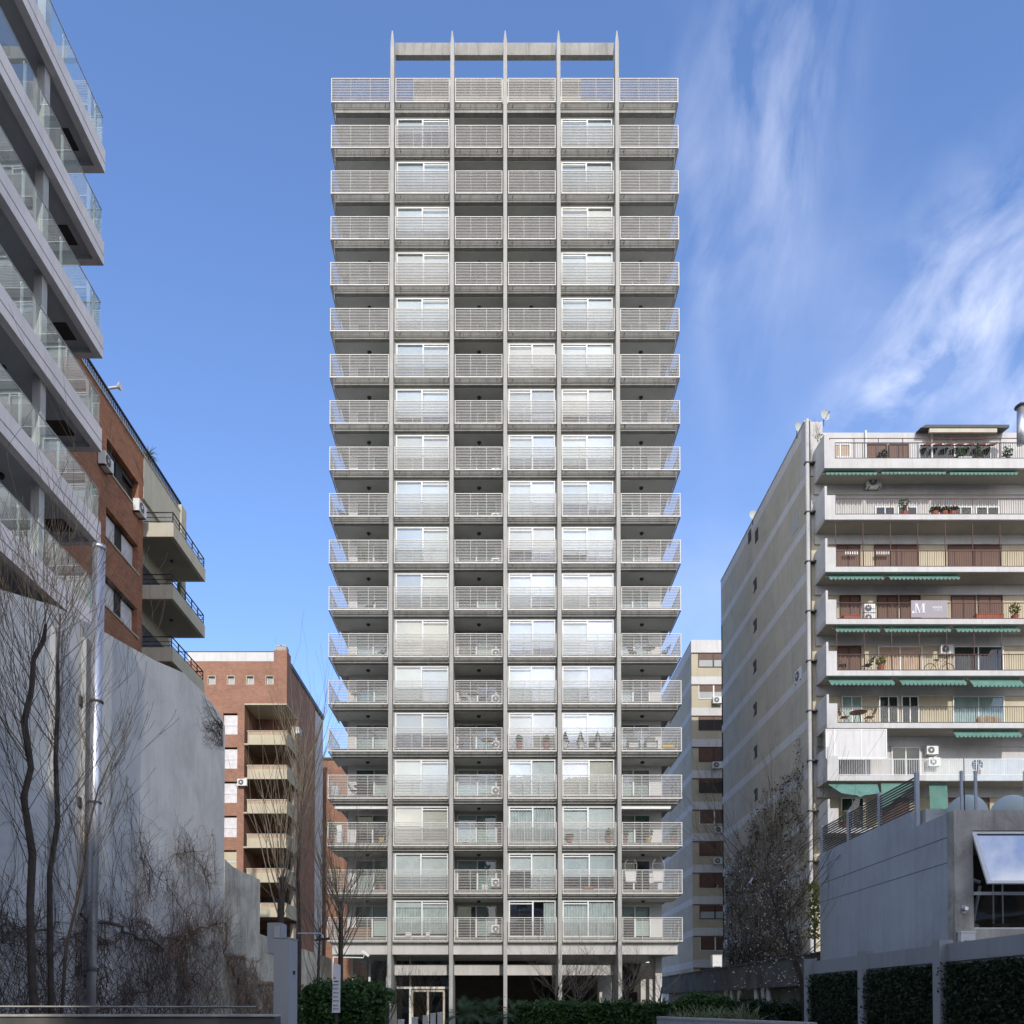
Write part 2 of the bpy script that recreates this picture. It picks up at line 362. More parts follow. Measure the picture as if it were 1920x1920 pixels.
M['wood'] = mat('wood', (0.24, 0.12, 0.06), 0.6, 0.25, 5)
M['yellow'] = mat('yellow_plastic', (0.65, 0.40, 0.04), 0.5)
M['blue'] = mat('blue_plastic', (0.04, 0.10, 0.4), 0.5)
M['plaster'] = mat('pale_plaster', (0.55, 0.54, 0.52), 0.85, 0.08)
M['signgrey'] = mat('banner_grey', (0.30, 0.27, 0.29), 0.7, 0.04)
M['signwhite'] = mat('banner_white', (0.75, 0.73, 0.74), 0.7, 0.04)
M['acgrille'] = mat('grille_dark', (0.06, 0.06, 0.06), 0.6)
# ================================================================== GROUND
g = MB(); g.box(-400, 400, -300, 1200, -0.5, 0.0)
M['paving'] = mat('paving_grey', (0.27, 0.26, 0.24), 0.9, 0.25, 1.2, 0.2, 15)
tag(g.build('ground', M['paving'], org=(0, 0, 0)), kind='structure')
M['lawn'] = mat('lawn_green', (0.07, 0.12, 0.025), 0.95, 0.4, 5, 0.6, 40)
g = MB(); g.box(-14, 16, 29, 47, 0.0, 0.06); tag(g.build('lawn', M['lawn']), kind='structure')
M['asph'] = mat('asphalt', (0.05, 0.05, 0.052), 0.9, 0.2, 2, 0.2, 40)
g = MB(); g.box(-120, 120, -16, -4, 0.0, 0.004); tag(g.build('road', M['asph']), kind='structure')

# ================================================================== MAIN TOWER
TX = 0.28; YR = 47.35; YS = 47.62; YG = 47.80; YB = 49.45; F2F = 2.836
FINX = [-6.54, -2.91, 0.30, 3.53, 7.07]
RT0 = zf(1720, YR)
def floor_z(k): return RT0 + k*F2F - 1.16
XL, XR = -10.27, 10.82
tower = thing('apartment_tower', 'tall pale grey apartment tower with slatted railings and five concrete fins', 'building', (TX, YR, 0))
NF = 18
# fins
ztip = zf(66, YR); zpar = floor_z(NF)
for i, fx in enumerate(FINX):
    w = 0.11
    mb = MB(); y0 = 47.12
    prof = [(y0, 0), (y0, ztip), (y0+0.10, ztip), (y0+1.0, ztip-2.6), (y0+2.33, zpar-0.3), (y0+2.33, 4.0), (y0+2.75, 0)]
    mb.prism([(fx-w, a, b) for a, b in [(y0, 0), (y0, ztip-0.75), (y0+0.42, ztip-0.75), (y0+1.0, ztip-2.6), (y0+2.33, zpar-0.3), (y0+2.33, 4.0), (y0+2.75, 0)]], (2*w, 0, 0))
    mb.prism([(fx-w, y0, ztip-0.75), (fx+w, y0, ztip-0.75), (fx+0.03, y0, ztip), (fx-0.03, y0, ztip)], (0, 0.3, 0))
    mb.build('concrete_fin', M['fin'], tower)
# pergola beam
mb = MB()
for a, b in zip(FINX[:-1], FINX[1:]): mb.box(a+0.11, b-0.11, 47.7, 48.0, zf(103, 47.7), zf(80, 47.7))
mb.build('pergola_beam', M['conc'], tower)
# slabs
for k in range(NF+1):
    z = floor_z(k); mb = MB()
    th = 0.50 if k < NF else 0.62
    mb.box(XL+0.18, XR-0.18, YS, YB+0.15, z-th, z)
    mb.box(XL+0.18, TX-9.6, YB+0.15, 61.5, z-0.30, z); mb.box(TX+9.6, XR-0.18, YB+0.15, 61.5, z-0.30, z)
    if k == NF:   # little drip step
        mb.box(XL+0.14, XR-0.14, YS-0.04, YS, z-th, z-th+0.14)
    s = mb.build('floor_slab', M['conc'], tower)
# soffit linings per bay (paler than the slab edge, raised to soften the recess shade)
BX = [(XL+0.22, FINX[0]-0.11)] + [(a+0.11, b-0.11) for a, b in zip(FINX[:-1], FINX[1:])] + [(FINX[-1]+0.11, XR-0.22)]
def recessed(k, b): return b in (0, 2, 5) or (b == 3 and k >= 13)
rnd = random.Random(3)
for k in range(NF):
    zc = floor_z(k+1) - (0.50 if k+1 < NF else 0.62)
    for b in range(6):
        if not recessed(k, b): continue
        x0, x1 = BX[b]
        mb = MB(); mb.box(x0, x1, YS+0.25, YB-0.02, zc-0.004, zc-0.03); mb.build('ceiling_panel', M['soffit'], tower)
        cx = (x0+x1)/2 + (0.25 if b == 0 else (-0.2 if b == 5 else 0)); mb = MB()
        mb.lathe((cx, YS+0.95, zc-0.13), [(0.06, 0), (0.11, 0.02), (0.13, 0.1)], 12); mb.box(cx-0.03, cx+0.03, YS+0.9, YS+1.0, zc-0.17, zc-0.13)
        mb.build('ceiling_lamp', M['lamp'], tower)
# core and side walls
mb = MB(); mb.box(TX-9.55, TX+9.55, 52.2, 61.5, 5.0, floor_z(NF)-0.05)
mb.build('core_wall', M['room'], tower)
mb = MB()
for sx in (-1, 1): mb.box(TX+sx*9.75, TX+sx*9.55, YB+0.06, 61.5, 5.0, floor_z(NF)-0.7)
mb.build('side_wall', M['plaster'], tower)
# railings
def railing(name, x0, x1, z_top, h, side=None):
    mb = MB(); y = YR; t = 0.045; zb = z_top-h
    mb.box(x0, x1, y-t/2, y+t/2, z_top-t, z_top); mb.box(x0, x1, y-0.04, y+0.04, zb-0.02, zb+0.055)
    for x in (x0, x1-t): mb.box(x, x+t, y-t/2, y+t/2, zb+0.055, z_top-t)
    for f_ in (1/3, 2/3):
        xx = x0+(x1-x0)*f_; mb.box(xx-0.015, xx+0.015, y+0.008, y+0.05, zb+0.055, z_top-t)
    n = 14
    for i in range(1, n):
        zz = zb+0.055 + (h-0.1)*i/n
        mb.box(x0+t, x1-t, y-0.022, y+0.02, zz-0.011, zz+0.011)
    for xx in (x0+0.3, x1-0.3):      # brackets back to the slab
        mb.box(xx-0.02, xx+0.02, y+0.02, YS+0.01, zb+0.08, zb+0.14)
    if side:
        xs = x0 if side < 0 else x1; L_ = 3.3
        ys = y+L_
        a, b_ = (xs-0.02, xs+0.02)
        mb.box(a, b_, y+t/2, ys, z_top-t, z_top); mb.box(a, b_, y+0.04, ys, zb-0.02, zb+0.055)
        mb.box(a, b_, ys-t, ys, zb, z_top-t)
        for i in range(1, n):
            zz = zb+0.055+(h-0.1)*i/n; mb.box(xs-0.008, xs+0.008, y+t/2, ys-t, zz-0.012, zz+0.013)
        for f_ in (1/3, 2/3): mb.box(xs-0.02, xs+0.02, y+L_*f_-0.015, y+L_*f_+0.015, zb, z_top-t)
    return mb.build(name, M['rail'], tower)
for k in range(NF+1):
    zt = floor_z(k)+1.16 if k < NF else zf(147, YR)
    for b in range(6):
        x0, x1 = BX[b]
        x0 = XL if b == 0 else x0+0.06; x1 = XR if b == 5 else x1-0.06
        side = -1 if b == 0 else (1 if b == 5 else None)
        railing('balcony_railing' if k < NF else 'roof_railing', x0, x1, zt, 1.42 if k < NF else zt-floor_z(NF)+0.25, side)
# glazing
def sliding(b, k, yg, x0, x1, z0, z1, recess):
    """frame > two panes, blinds"""
    fr = MB(); t = 0.07; y0, y1 = yg, yg+0.09
    fr.box(x0, x1, y0, y1, z1-t, z1); fr.box(x0, x1, y0, y1, z0, z0+0.09)
    fr.box(x0, x0+t, y0, y1, z0+0.09, z1-t); fr.box(x1-t, x1, y0, y1, z0+0.09, z1-t)
    xm = (x0+x1)/2; o = 0.035 if (k+b) % 2 else -0.035
    fr.box(xm-0.045+o, xm+0.045+o, y0-0.01, y1-0.012, z0+0.09, z1-t)
    if not recess:
        if b in (1,): fr.box(xm, x1-t, y0-0.008, y0+0.03, z1-0.22, z1-0.16)
        else: fr.box(x0+t, xm, y0-0.008, y0+0.03, z1-0.22, z1-0.16)
    w = fr.build('window' if not recess else 'balcony_door', M['frame'], tower)
    p = MB(); p.box(x0+t, xm-0.045+o, y0+0.03, y0+0.038, z0+0.09, z1-t); p.box(xm+0.045+o, x1-t, y0+0.05, y0+0.058, z0+0.09, z1-t)
    p.build('pane', M['glassd' if recess else 'glass'], w)
    return w
# per-floor blind coverage (0 open .. 1 down) read off the photo, left/right halves
BLD = {1: [('c', .74, .74), ('w', 1, 1), ('w', 1, 1), ('w', 1, 1), ('g', .55, .62), ('w', .9, .95), ('w', 1, 1), ('g', .9, .96), ('w', 1, 1), ('w', .98, 1), ('w', .9, .9), ('w', .75, .7), ('w', .97, .97), ('w', .97, .97), ('w', .96, .96), ('w', .9, .9), ('w', .95, .95), ('g', .35, .3)],
       3: [('k', 0, .45), ('w', .45, 1), ('k', .9, .9), ('w', 1, 1), ('w', 1, 1), ('w', 1, 1), ('w', .8, .75), ('w', .9, .85), ('w', .6, .68), ('w', .95, .85), ('w', .8, .8), ('g', .8, .78), ('w', .9, .93)],
       4: [('k', .96, .96), ('w', .62, .62), ('w', 1, 1), ('w', 1, 1), ('w', .75, .75), ('g', .95, .95), ('w', .95, 1), ('w', .9, .9), ('w', .72, .78), ('w', .6, .75), ('w', .8, .9), ('w', .7, .65), ('w', .9, .9), ('w', .9, .9), ('w', .95, .95), ('w', .95, .95), ('g', .8, .8), ('w', .95, .95)]}
for k in range(NF):
    z0 = floor_z(k)+0.02; z1 = floor_z(k+1)-(0.50 if k+1 < NF else 0.62)
    for b in range(6):
        x0, x1 = BX[b]
        if not recessed(k, b):
            wx0, wx1 = x0+0.10, x1-0.10
            mb = MB(); mb.box(x0, wx0, YG, YG+0.12, z0, z1); mb.box(wx1, x1, YG, YG+0.12, z0, z1)
            mb.box(wx0, wx1, YG, YG+0.12, z1-0.12, z1); mb.build('window_surround', M['fin'], tower)
            zt = z1-0.12
            w = sliding(b, k, YG+0.01, wx0, wx1, z0, zt, False)
            kind, cl, cr = BLD[b][min(k, len(BLD[b])-1)]
            xm = (wx0+wx1)/2; yb = YG+0.13
            m_ = {'w': [M['blind'], M['blindw'], M['blind'], M['blindc']][(k*7+b*3) % 4], 'g': M['blindg'], 'c': M['curtain'], 'k': M['curtain']}[kind]
            for (a, c_, cov) in ((wx0+0.05, xm-0.02, cl), (xm+0.02, wx1-0.05, cr)):
                if cov <= 0: continue
                mb = MB()
                if kind in 'ck':
                    n = 40; H0 = zt-0.1 if kind == 'k' else zt-0.45
                    H1 = z0+(1-cov)*0.9 if cov > 0.5 else z0
                    xa = a if cov > 0.5 else (a+c_)/2
                    xs = [xa+(c_-xa)*i/n for i in range(n+1)]
                    for i in range(n):
                        ya, yb2 = (yb+0.03*math.sin(xs[j]*38+k) for j in (i, i+1))
                        mb.quad((xs[i], ya, H1), (xs[i+1], yb2, H1), (xs[i+1], yb2, H0), (xs[i], ya, H0))
                    mb.build('curtain', m_, w)
                    if kind == 'c':
                        mb = MB(); mb.box(a, c_, yb-0.03, yb-0.02, zt-0.42, zt-0.03); mb.build('blind', M['blind'], w)
                else:
                    hh = (zt-z0)*cov; mb.box(a, c_, yb, yb+0.01, zt-0.02-hh, zt-0.02); mb.box(a, c_, yb-0.015, yb+0.02, zt-0.07-hh, zt-0.04-hh)
                    mb.build('blind', m_, w)
        else:
            # recess back wall, jambs, door
            wx0, wx1 = x0+0.12, x1-0.12
            if b == 0: wx0 = TX-9.3
            if b == 5: wx1 = TX+9.05
            if b == 2: wx1 = x1-0.42
            if b == 3: wx0 = x0+0.42
            mb = MB()
            ex0 = TX-9.75 if b == 0 else x0; ex1 = TX+9.75 if b == 5 else x1
            mb.box(ex0, wx0, YB, YB+0.14, z0, z1); mb.box(wx1, ex1, YB, YB+0.14, z0, z1); mb.box(wx0, wx1, YB, YB+0.14, z1-0.22, z1)
            mb.build('recess_wall', M['plaster'] if b in (0, 5) else M['fin'], tower)
            zt = z1-0.22
            w = sliding(b, k, YB+0.02, wx0, wx1, z0, zt, True)
            xm = (wx0+wx1)/2
            for (a, c_) in ((wx0+0.08, xm-0.03), (xm+0.03, wx1-0.08)):
                r = rnd.random()
                m_ = M['blind'] if r < 0.5 else (M['blindg'] if r < 0.7 else (M['curtain'] if r < 0.85 else M['teal']))
                cov = rnd.choice([0.25, 0.6, 0.85, 1.0, 1.0]) if k > 2 else rnd.choice([0.0, 0.3, 0.5, 0.9])
                if k >= 12: cov = 1.0 if rnd.random() < .7 else cov
                if cov > 0:
                    mb = MB(); mb.box(a, c_, YB+0.2, YB+0.21, zt-0.03-(zt-z0-0.05)*cov, zt-0.03); mb.build('blind', m_, w)
# partition between left of fin and rooms inside glazed bays
mb = MB()
for fx in FINX: mb.box(fx-0.1, fx+0.1, YB+0.02, 52.2, 5.0, floor_z(NF)-0.7)
mb.build('partition_wall', M['plaster'], tower)
# roof terrace: penthouse behind the rail
zr = floor_z(NF)
mb = MB(); mb.box(-5.45, 5.1, 49.2, 58, zr, zr+3.4); mb.build('roof_room', M['beige'], tower)
mb = MB(); mb.box(4.95, 6.4, 49.6, 56, zr, zr+2.6); mb.build('roof_tank_box', M['plaster'], tower)
# ground level
zb1, zb0 = zf(1774.5, YS-0.05), zf(1789.5, YS-0.05)
zs0 = floor_z(0)-0.50
mb = MB(); mb.box(XL+0.25, XR-0.25, YS+0.02, 49.4, zb0, zs0-0.003); mb.box(XL+0.25, XR-0.25, 49.4, 61, zb0+0.05, zs0-0.003); mb.build('transfer_beam', M['white'], tower)
yy = 48.7
mb = MB(); mb.box(FINX[0]+0.11, FINX[-1]-0.1, yy, yy+0.3, zf(1828.5, yy), zf(1808.5, yy)); mb.build('mezzanine_beam', M['white'], tower)
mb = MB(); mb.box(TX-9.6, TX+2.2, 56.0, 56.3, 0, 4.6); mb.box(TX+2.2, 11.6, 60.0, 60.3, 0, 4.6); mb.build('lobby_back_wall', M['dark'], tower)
# pillars
mb = MB(); xa, xb = xf(1123, 50.5), xf(1146, 50.5); mb.box(xa, xb, 50.5, 51.5, 0, zb0+0.04); mb.build('pillar', M['plaster'], tower)
xa, xb = xf(1227, 49.6), xf(1239, 49.6); mb = MB(); mb.box(xa, xb, 49.5, 50.5, 0, zb0+0.04)
mb.prism([(xa, 49.6, 3.6), (xa, 49.6, zb0+0.04), (xa-0.35, 49.6, zb0+0.04)], (0, 0.8, 0)); mb.build('pillar', M['white'], tower)
for px in (1200, 1216):
    mb = MB(); xa = xf(px, 58); mb.box(xa, xa+0.35, 58, 58.4, 0, 3.3); mb.build('pillar', M['soffit'], tower)
# lobby glazing (bays 0 and 1)
yl = 49.9; mb = MB()
mul = [xf(p, yl) for p in (661, 694, 727, 742, 770)]
for x_ in mul: mb.box(x_-0.06, x_+0.06, yl, yl+0.12, 0, zb0+0.04)
zt_ = zf(1852, yl); mb.box(mul[0], FINX[1]-0.1, yl+0.005, yl+0.115, zt_-0.07, zt_+0.07)
fr = mb.build('lobby_screen', M['frame'], tower)
p = MB(); p.box(mul[0], FINX[1]-0.1, yl+0.05, yl+0.06, 0, zb0); p.build('pane', M['glassd'], fr)
mb = MB(); y_ = yl-0.15; xa, xb = xf(772, y_), xf(834, y_); zt2 = zf(1857, y_)
mb.box(xa, xb, y_, y_+0.12, zt2-0.09, zt2+0.04)
for x_ in (xa, xa+(xb-xa)*0.47, xb-0.1): mb.box(x_, x_+0.13, y_, y_+0.12, 0, zt2-0.09)
d = mb.build('entrance_door', M['beige'], tower)
p = MB(); p.box(xa+0.1, xb-0.1, y_+0.05, y_+0.06, 0, zt2-0.09); p.build('pane', M['glassd'], d)
# awning cassettes on two balconies
for (k, b) in ((2, 5), (2, 0)):
    x0, x1 = BX[b]; z1 = floor_z(k+1)-0.5
    mb = MB(); mb.box(x0+0.1, x1-0.35 if b == 5 else x1-0.02, YS+0.2, YS+0.42, z1-0.26, z1-0.035); mb.build('awning_box', M['whitemetal'], tower)

# ------------------------------------------------------------------ things kept on the balconies
def chair(label, mcol, loc, rz=0, group='folding chairs on the tower balconies'):
    t = thing('folding_chair', label, 'chair', loc, group); t.rotation_euler = (0, 0, rz)
    def bl(name, mb, m_): return mb.build(name, m_, t, org=(0, 0, 0))
    mb = MB(); 
    for i in range(4): mb.box(-0.2, 0.2, -0.2+i*0.105, -0.2+i*0.105+0.085, 0.43, 0.45)
    bl('seat', mb, mcol)
    mb = MB()
    for i in range(3): mb.prism([(-0.2, 0.22+0.04*i, 0.58+0.12*i), (0.2, 0.22+0.04*i, 0.58+0.12*i), (0.2, 0.25+0.04*i, 0.67+0.12*i), (-0.2, 0.25+0.04*i, 0.67+0.12*i)], (0, 0.015, 0))
    bl('backrest', mb, mcol)
    for sx in (-0.21, 0.21):
        mb = MB(); mb.tube([(sx, -0.25, 0), (sx, 0.32, 0.95)], 0.014); mb.tube([(sx, 0.25, 0), (sx, -0.2, 0.45)], 0.014); bl('leg_frame', mb, mcol)
    return t
def table(label, mcol, loc, r=0.38, group='small tables on the tower balconies'):
    t = thing('round_table', label, 'table', loc, group)
    mb = MB(); mb.lathe((0, 0, 0.70), [(r, 0), (r, 0.03)], 20); mb.build('table_top', mcol, t, org=(0, 0, 0))
    for a in range(3):
        an = a*2.094+0.5; mb = MB(); mb.tube([(0.08*math.cos(an), 0.08*math.sin(an), 0.7), (0.28*math.cos(an), 0.28*math.sin(an), 0)], 0.015); mb.build('leg', M['blackiron'], t, org=(0, 0, 0))
    return t
def leafball(mb, c, rx, ry, rz, n, s, rr, up=0.0):
    for i in range(n):
        while True:
            p = Vector((rr.uniform(-1, 1), rr.uniform(-1, 1), rr.uniform(-1, 1)))
            if 0.25 < p.length < 1: break
        q = Vector((c[0]+p.x*rx, c[1]+p.y*ry, c[2]+p.z*rz))
        leaf(mb, q, s*rr.uniform(0.6, 1.3), rr)
def leaf(mb, q, s, rr, direc=None):
    a = Vector((rr.gauss(0, 1), rr.gauss(0, 1), rr.gauss(0, 1))).normalized() if direc is None else direc
    b = a.orthogonal().normalized(); b.rotate(Matrix.Rotation(rr.uniform(0, 6.28), 3, a))
    mb.quad(q-a*s*0.5, q+b*s*0.28, q+a*s*0.5, q-b*s*0.28)
def plant(label, loc, h=0.9, w=0.35, potm=None, leafm=None, conical=False, group='potted plants on the tower balconies', name='potted_plant'):
    rr = random.Random(hash((round(loc[0], 2), round(loc[2], 2))) & 0xffff)
    t = thing(name, label, 'potted plant', loc, group)
    mb = MB(); mb.lathe((0, 0, 0), [(0.13, 0), (0.19, 0.34), (0.2, 0.36)], 12); mb.build('pot', potm or M['pot'], t, org=(0, 0, 0))
    mb = MB(); mb.tube([(0, 0, 0.3), (0.02, 0, 0.36+h*0.5)], 0.02); mb.build('stem', M['bark'], t, org=(0, 0, 0))
    mb = MB()
    if conical:
        for i in range(420):
            f_ = rr.random()**0.8; z = 0.38+h*f_; r = w*(1-f_)*rr.uniform(0.6, 1)+0.02; a = rr.uniform(0, 6.28)
            leaf(mb, Vector((r*math.cos(a), r*math.sin(a), z)), 0.09, rr)
    else: leafball(mb, (0, 0, 0.36+h*0.55), w, w, h*0.5, 160, 0.14, rr)
    mb.build('foliage', leafm or M['leafd'], t, org=(0, 0, 0))
    return t
def block(name, label, cat, loc, sx, sy, sz, m_, group=None):
    """small box-like thing with a lid or feet so that it is not a bare cube"""
    t = thing(name, label, cat, loc, group)
    mb = MB(); mb.box(-sx/2, sx/2, -sy/2, sy/2, 0.05, sz-0.04); mb.build('body', m_, t, org=(0, 0, 0))
    mb = MB(); mb.box(-sx/2-0.015, sx/2+0.015, -sy/2-0.015, sy/2+0.015, sz-0.04, sz); mb.build('lid', m_, t, org=(0, 0, 0))
    mb = MB()
    for a in (-1, 1):
        for b in (-1, 1): mb.box(a*sx*0.42-0.03, a*sx*0.42+0.03, b*sy*0.4-0.03, b*sy*0.4+0.03, 0, 0.05)
    mb.build('foot', m_, t, org=(0, 0, 0)); return t
def ac_unit(label, loc, rz=0, s=1.0, group='air conditioners on the balconies and walls', stack=1):
    t = thing('air_conditioner', label, 'air conditioner', loc, group); t.rotation_euler = (0, 0, rz); t.scale = (s, s, s)
    mb = MB(); mb.box(-0.4, 0.4, 0, 0.3, 0, 0.58); mb.build('casing', M['whitemetal'], t, org=(0, 0, 0))
    mb = MB(); n = len(mb.v)
    for r, y in ((0.23, -0.012), ): 
        mb.prism([(-0.1+r*math.cos(a*math.pi/10), y, 0.29+r*math.sin(a*math.pi/10)) for a in range(20)], (0, 0.01, 0))
    mb.build('fan_opening', M['acgrille'], t, org=(0, 0, 0))
    mb = MB()
    for i in range(5): mb.box(-0.1-0.23, -0.1+0.23, -0.03, -0.018, 0.11+i*0.09, 0.12+i*0.09)
    mb.prism([(-0.1+0.07*math.cos(a*math.pi/6), -0.035, 0.29+0.07*math.sin(a*math.pi/6)) for a in range(12)], (0, 0.012, 0))
    mb.build('fan_guard', M['whitemetal'], t, org=(0, 0, 0))
    mb = MB()
    for sx in (-0.3, 0.3): mb.box(sx-0.02, sx+0.02, -0.02, 0.32, -0.04, 0); 
    mb.build('bracket', M['blackiron'], t, org=(0, 0, 0)); return t
ORD = ['lowest', 'second', 'third', 'fourth', 'fifth', 'sixth', 'seventh', 'eighth', 'ninth', 'tenth', 'eleventh', 'twelfth']
def bal(px, k, y=48.3): return Vector((xf(px, y, 1720-88*k), y, floor_z(k)))
YF = 48.0
# outdoor units in the middle bay, right side
for k in (0, 1, 3, 4, 5, 6, 8, 9, 10):
    p = bal(932, k, 48.75); ac_unit('white outdoor unit at the right end of the %s balcony in the middle-left recess' % ORD[k], (p.x, p.y, p.z+0.35), 0, 0.85)
dk, wd, wh = M['blackiron'], M['wood'], M['whitemetal']
p = bal(887, 5); table('small round wooden table between two folding chairs, sixth balcony of the middle recess', wd, p, 0.33)
chair('dark folding chair left of the wooden table, sixth balcony of the middle recess', dk, bal(870, 5), 1.3); chair('dark folding chair right of the wooden table, sixth balcony of the middle recess', dk, bal(906, 5), -1.3)
p = bal(676, 3); table('dark round table on the fourth balcony at the left corner', dk, p, 0.42)
chair('dark folding chair left of the dark round table at the left corner', dk, bal(663, 3), 1.4); chair('dark folding chair right of the dark round table at the left corner', dk, bal(690, 3), -1.4)
table('pale round table under the bunting at the left corner', wh, bal(668, 5), 0.34)
table('brown round table beside a red pot in the fifth middle balcony', wd, bal(914, 4), 0.42)
chair('dark folding chair at the left end of the fifth middle balcony', dk, bal(862, 4), 1.6)
table('grey round table on the bright seventh balcony at the right corner', M['blindg'], bal(1217, 6), 0.38)
chair('dark folding chair left of the grey table, seventh right corner balcony', dk, bal(1186, 6), 0.4)
chair('dark folding chair right of the grey table, seventh right corner balcony', dk, bal(1246, 6), -1.2)
chair('dark folding chair on the tenth balcony at the left corner, left of the pair', dk, bal(643, 9), 0.8)
chair('dark folding chair on the tenth balcony at the left corner, right of the pair', dk, bal(700, 9), -0.8)
chair('dark folding chair against the fin on the seventh balcony at the left corner', dk, bal(717, 6), -0.9)
chair('dark folding chair on the eighth balcony at the left corner', dk, bal(693, 7), -0.9)
for i, px in enumerate((1060, 1089, 1121, 1152)):
    plant('dark cone shaped conifer in a pale pot, %s of four along the fifth balcony' % ['leftmost', 'second', 'third', 'rightmost'][i], Vector((xf(px, 47.70), 47.70, floor_z(4)+0.0)), 0.62, 0.26, M['plaster'], M['leafivy'], True, 'cone conifers in a row', 'potted_conifer')
for px, w in ((974, 'left'), (1025, 'right')): plant('leafy plant in a terracotta pot, %s one of the fifth balcony left of the conifers' % w, Vector((xf(px, 47.7), 47.7, floor_z(4))), 0.45, 0.2)
plant('bushy green plant at the far left of the third corner balcony', bal(622, 2, 47.9), 1.0, 0.35)
plant('spiky green plant on the eleventh balcony behind the left railing', bal(678, 8), 0.8, 0.35)
plant('drooping plant at the right end of the eleventh left corner balcony', bal(716, 8), 0.6, 0.4)
plant('tall olive plant behind the second corner balcony railing', bal(632, 1), 1.2, 0.4, None, M['leafy'])
plant('green plant at the fin end of the second left corner balcony', bal(716, 1), 1.0, 0.3)
plant('leafy plant at the outer end of the tall twelfth right corner balcony', bal(1258, 11), 0.8, 0.3, None, M['leafy'])
plant('bushy plant at the outer end of the thirteenth right corner balcony', bal(1262, 12), 0.7, 0.3)
plant('small red potted plant at the left of the third right corner balcony', bal(1172, 2, 47.9), 0.5, 0.22)
plant('potted plant in the middle of the third right corner balcony', bal(1216, 2, 47.9), 0.5, 0.25, M['yellow'])
plant('plant at the outer corner of the third right corner balcony', bal(1262, 2, 47.9), 0.7, 0.3)
plant('small plant on the glazed third balcony, near its left fin', Vector((xf(1068, 47.7), 47.7, floor_z(2))), 0.15, 0.25)
plant('thin plant on the glazed third balcony, near its right fin', Vector((xf(1141, 47.7), 47.7, floor_z(2))), 0.5, 0.16)
plant('small plant in a red pot at the left of the lowest middle balcony', bal(849, 0, 47.8), 0.1, 0.16)
for px, s in ((1187, 'left'), (1220, 'right')):
    t = thing('wicker_armchair', 'square grey armchair on the fifth right corner balcony, the %s one' % s, 'armchair', bal(px, 4, 48.2), 'armchairs on the right corner balcony')
    mb = MB(); mb.box(-0.33, 0.33, -0.3, 0.3, 0.12, 0.42); mb.build('seat', M['curtain'], t, org=(0,0,0))
    mb = MB(); mb.box(-0.33, 0.33, 0.22, 0.34, 0.42, 0.95); mb.build('backrest', M['blackiron'], t, org=(0,0,0))
    for a in (-1, 1):
        mb = MB(); mb.box(a*0.3, a*0.37, -0.3, 0.3, 0, 0.6); mb.build('armrest', M['blackiron'], t, org=(0,0,0))
block('crate', 'yellow crate at the outer end of the fifth right corner balcony', 'crate', bal(1252, 4, 47.9), 0.7, 0.4, 0.3, M['yellow'])
block('storage_box', 'red storage box on the glazed second balcony floor', 'box', Vector((xf(1103, 47.7), 47.7, floor_z(1))), 0.6, 0.15, 0.16, M['pot'])
block('storage_box', 'white storage box on the glazed lowest balcony, the left one', 'box', Vector((xf(767, 47.7), 47.7, floor_z(0))), 0.36, 0.16, 0.34, wh)
block('storage_box', 'white storage box on the glazed lowest balcony, the right one', 'box', Vector((xf(803, 47.7), 47.7, floor_z(0))), 0.24, 0.16, 0.34, wh)
block('crate', 'orange table box behind the lowest left corner railing', 'crate', bal(672, 0), 1.5, 0.5, 0.62, M['wood'])
block('crate', 'yellow toy box beside the fin on the third left corner balcony', 'crate', bal(716, 2, 47.9), 0.3, 0.3, 0.36, M['yellow'])
block('cabinet', 'white upright cabinet on the third left corner balcony', 'cabinet', bal(637, 2), 0.3, 0.4, 1.15, wh)
block('cabinet', 'white upright cabinet on the fourth left corner balcony', 'cabinet', bal(629, 3), 0.4, 0.4, 0.75, wh)
block('stool', 'white cube stool on the second middle balcony', 'stool', bal(909, 1), 0.36, 0.36, 0.42, wh)
block('stool', 'white cube stool on the third middle balcony', 'stool', bal(871, 2, 47.9), 0.22, 0.3, 0.24, wh)
for px, s in ((1183, 'left'), (1235, 'right')):
    p = bal(px, 1, 48.3); zc = floor_z(2)-0.56; t = thing('hanging_chair', 'fabric hanging chair under the ceiling of the second right corner balcony, the %s one' % s, 'hanging chair', (p.x, p.y, p.z), 'hanging chairs')
    mb = MB(); mb.box(-0.36, 0.36, -0.02, 0.02, 1.68, 1.72); mb.build('spreader_bar', M['wood'], t, org=(0,0,0))
    for a in (-1, 1):
        mb = MB(); mb.tube([(0, 0, zc-p.z), (a*0.36, 0, 1.7), (a*0.34, 0, 0.9)], 0.012); mb.build('rope', M['plaster'], t, org=(0,0,0))
    mb = MB(); mb.prism([(-0.34, 0.12, 1.25), (0.34, 0.12, 1.25), (0.3, 0.05, 0.6), (-0.3, 0.05, 0.6)], (0, 0.05, 0)); mb.box(-0.3, 0.3, -0.35, 0.05, 0.5, 0.58); mb.build('seat', M['plaster'], t, org=(0,0,0))
t = thing('bunting', 'string of little grey flags across the sixth left corner balcony', 'bunting', bal(668, 5, 49.3), None)
mb = MB(); fl = MB(); x0, x1 = -0.85, 0.85
pts = [(x0+(x1-x0)*i/14, 0, 1.5+0.4*(2*abs(i-7)/14)**2-0.0) for i in range(15)]
mb.tube(pts, 0.01, 4); mb.build('string', dk, t, org=(0,0,0))
for i in range(1, 14, 2):
    x, y, z = pts[i]; fl.prism([(x-0.07, 0, z), (x+0.07, 0, z), (x, 0, z-0.14)], (0, 0.01, 0))
fl.build('flag', M['blindg'], t, org=(0,0,0))
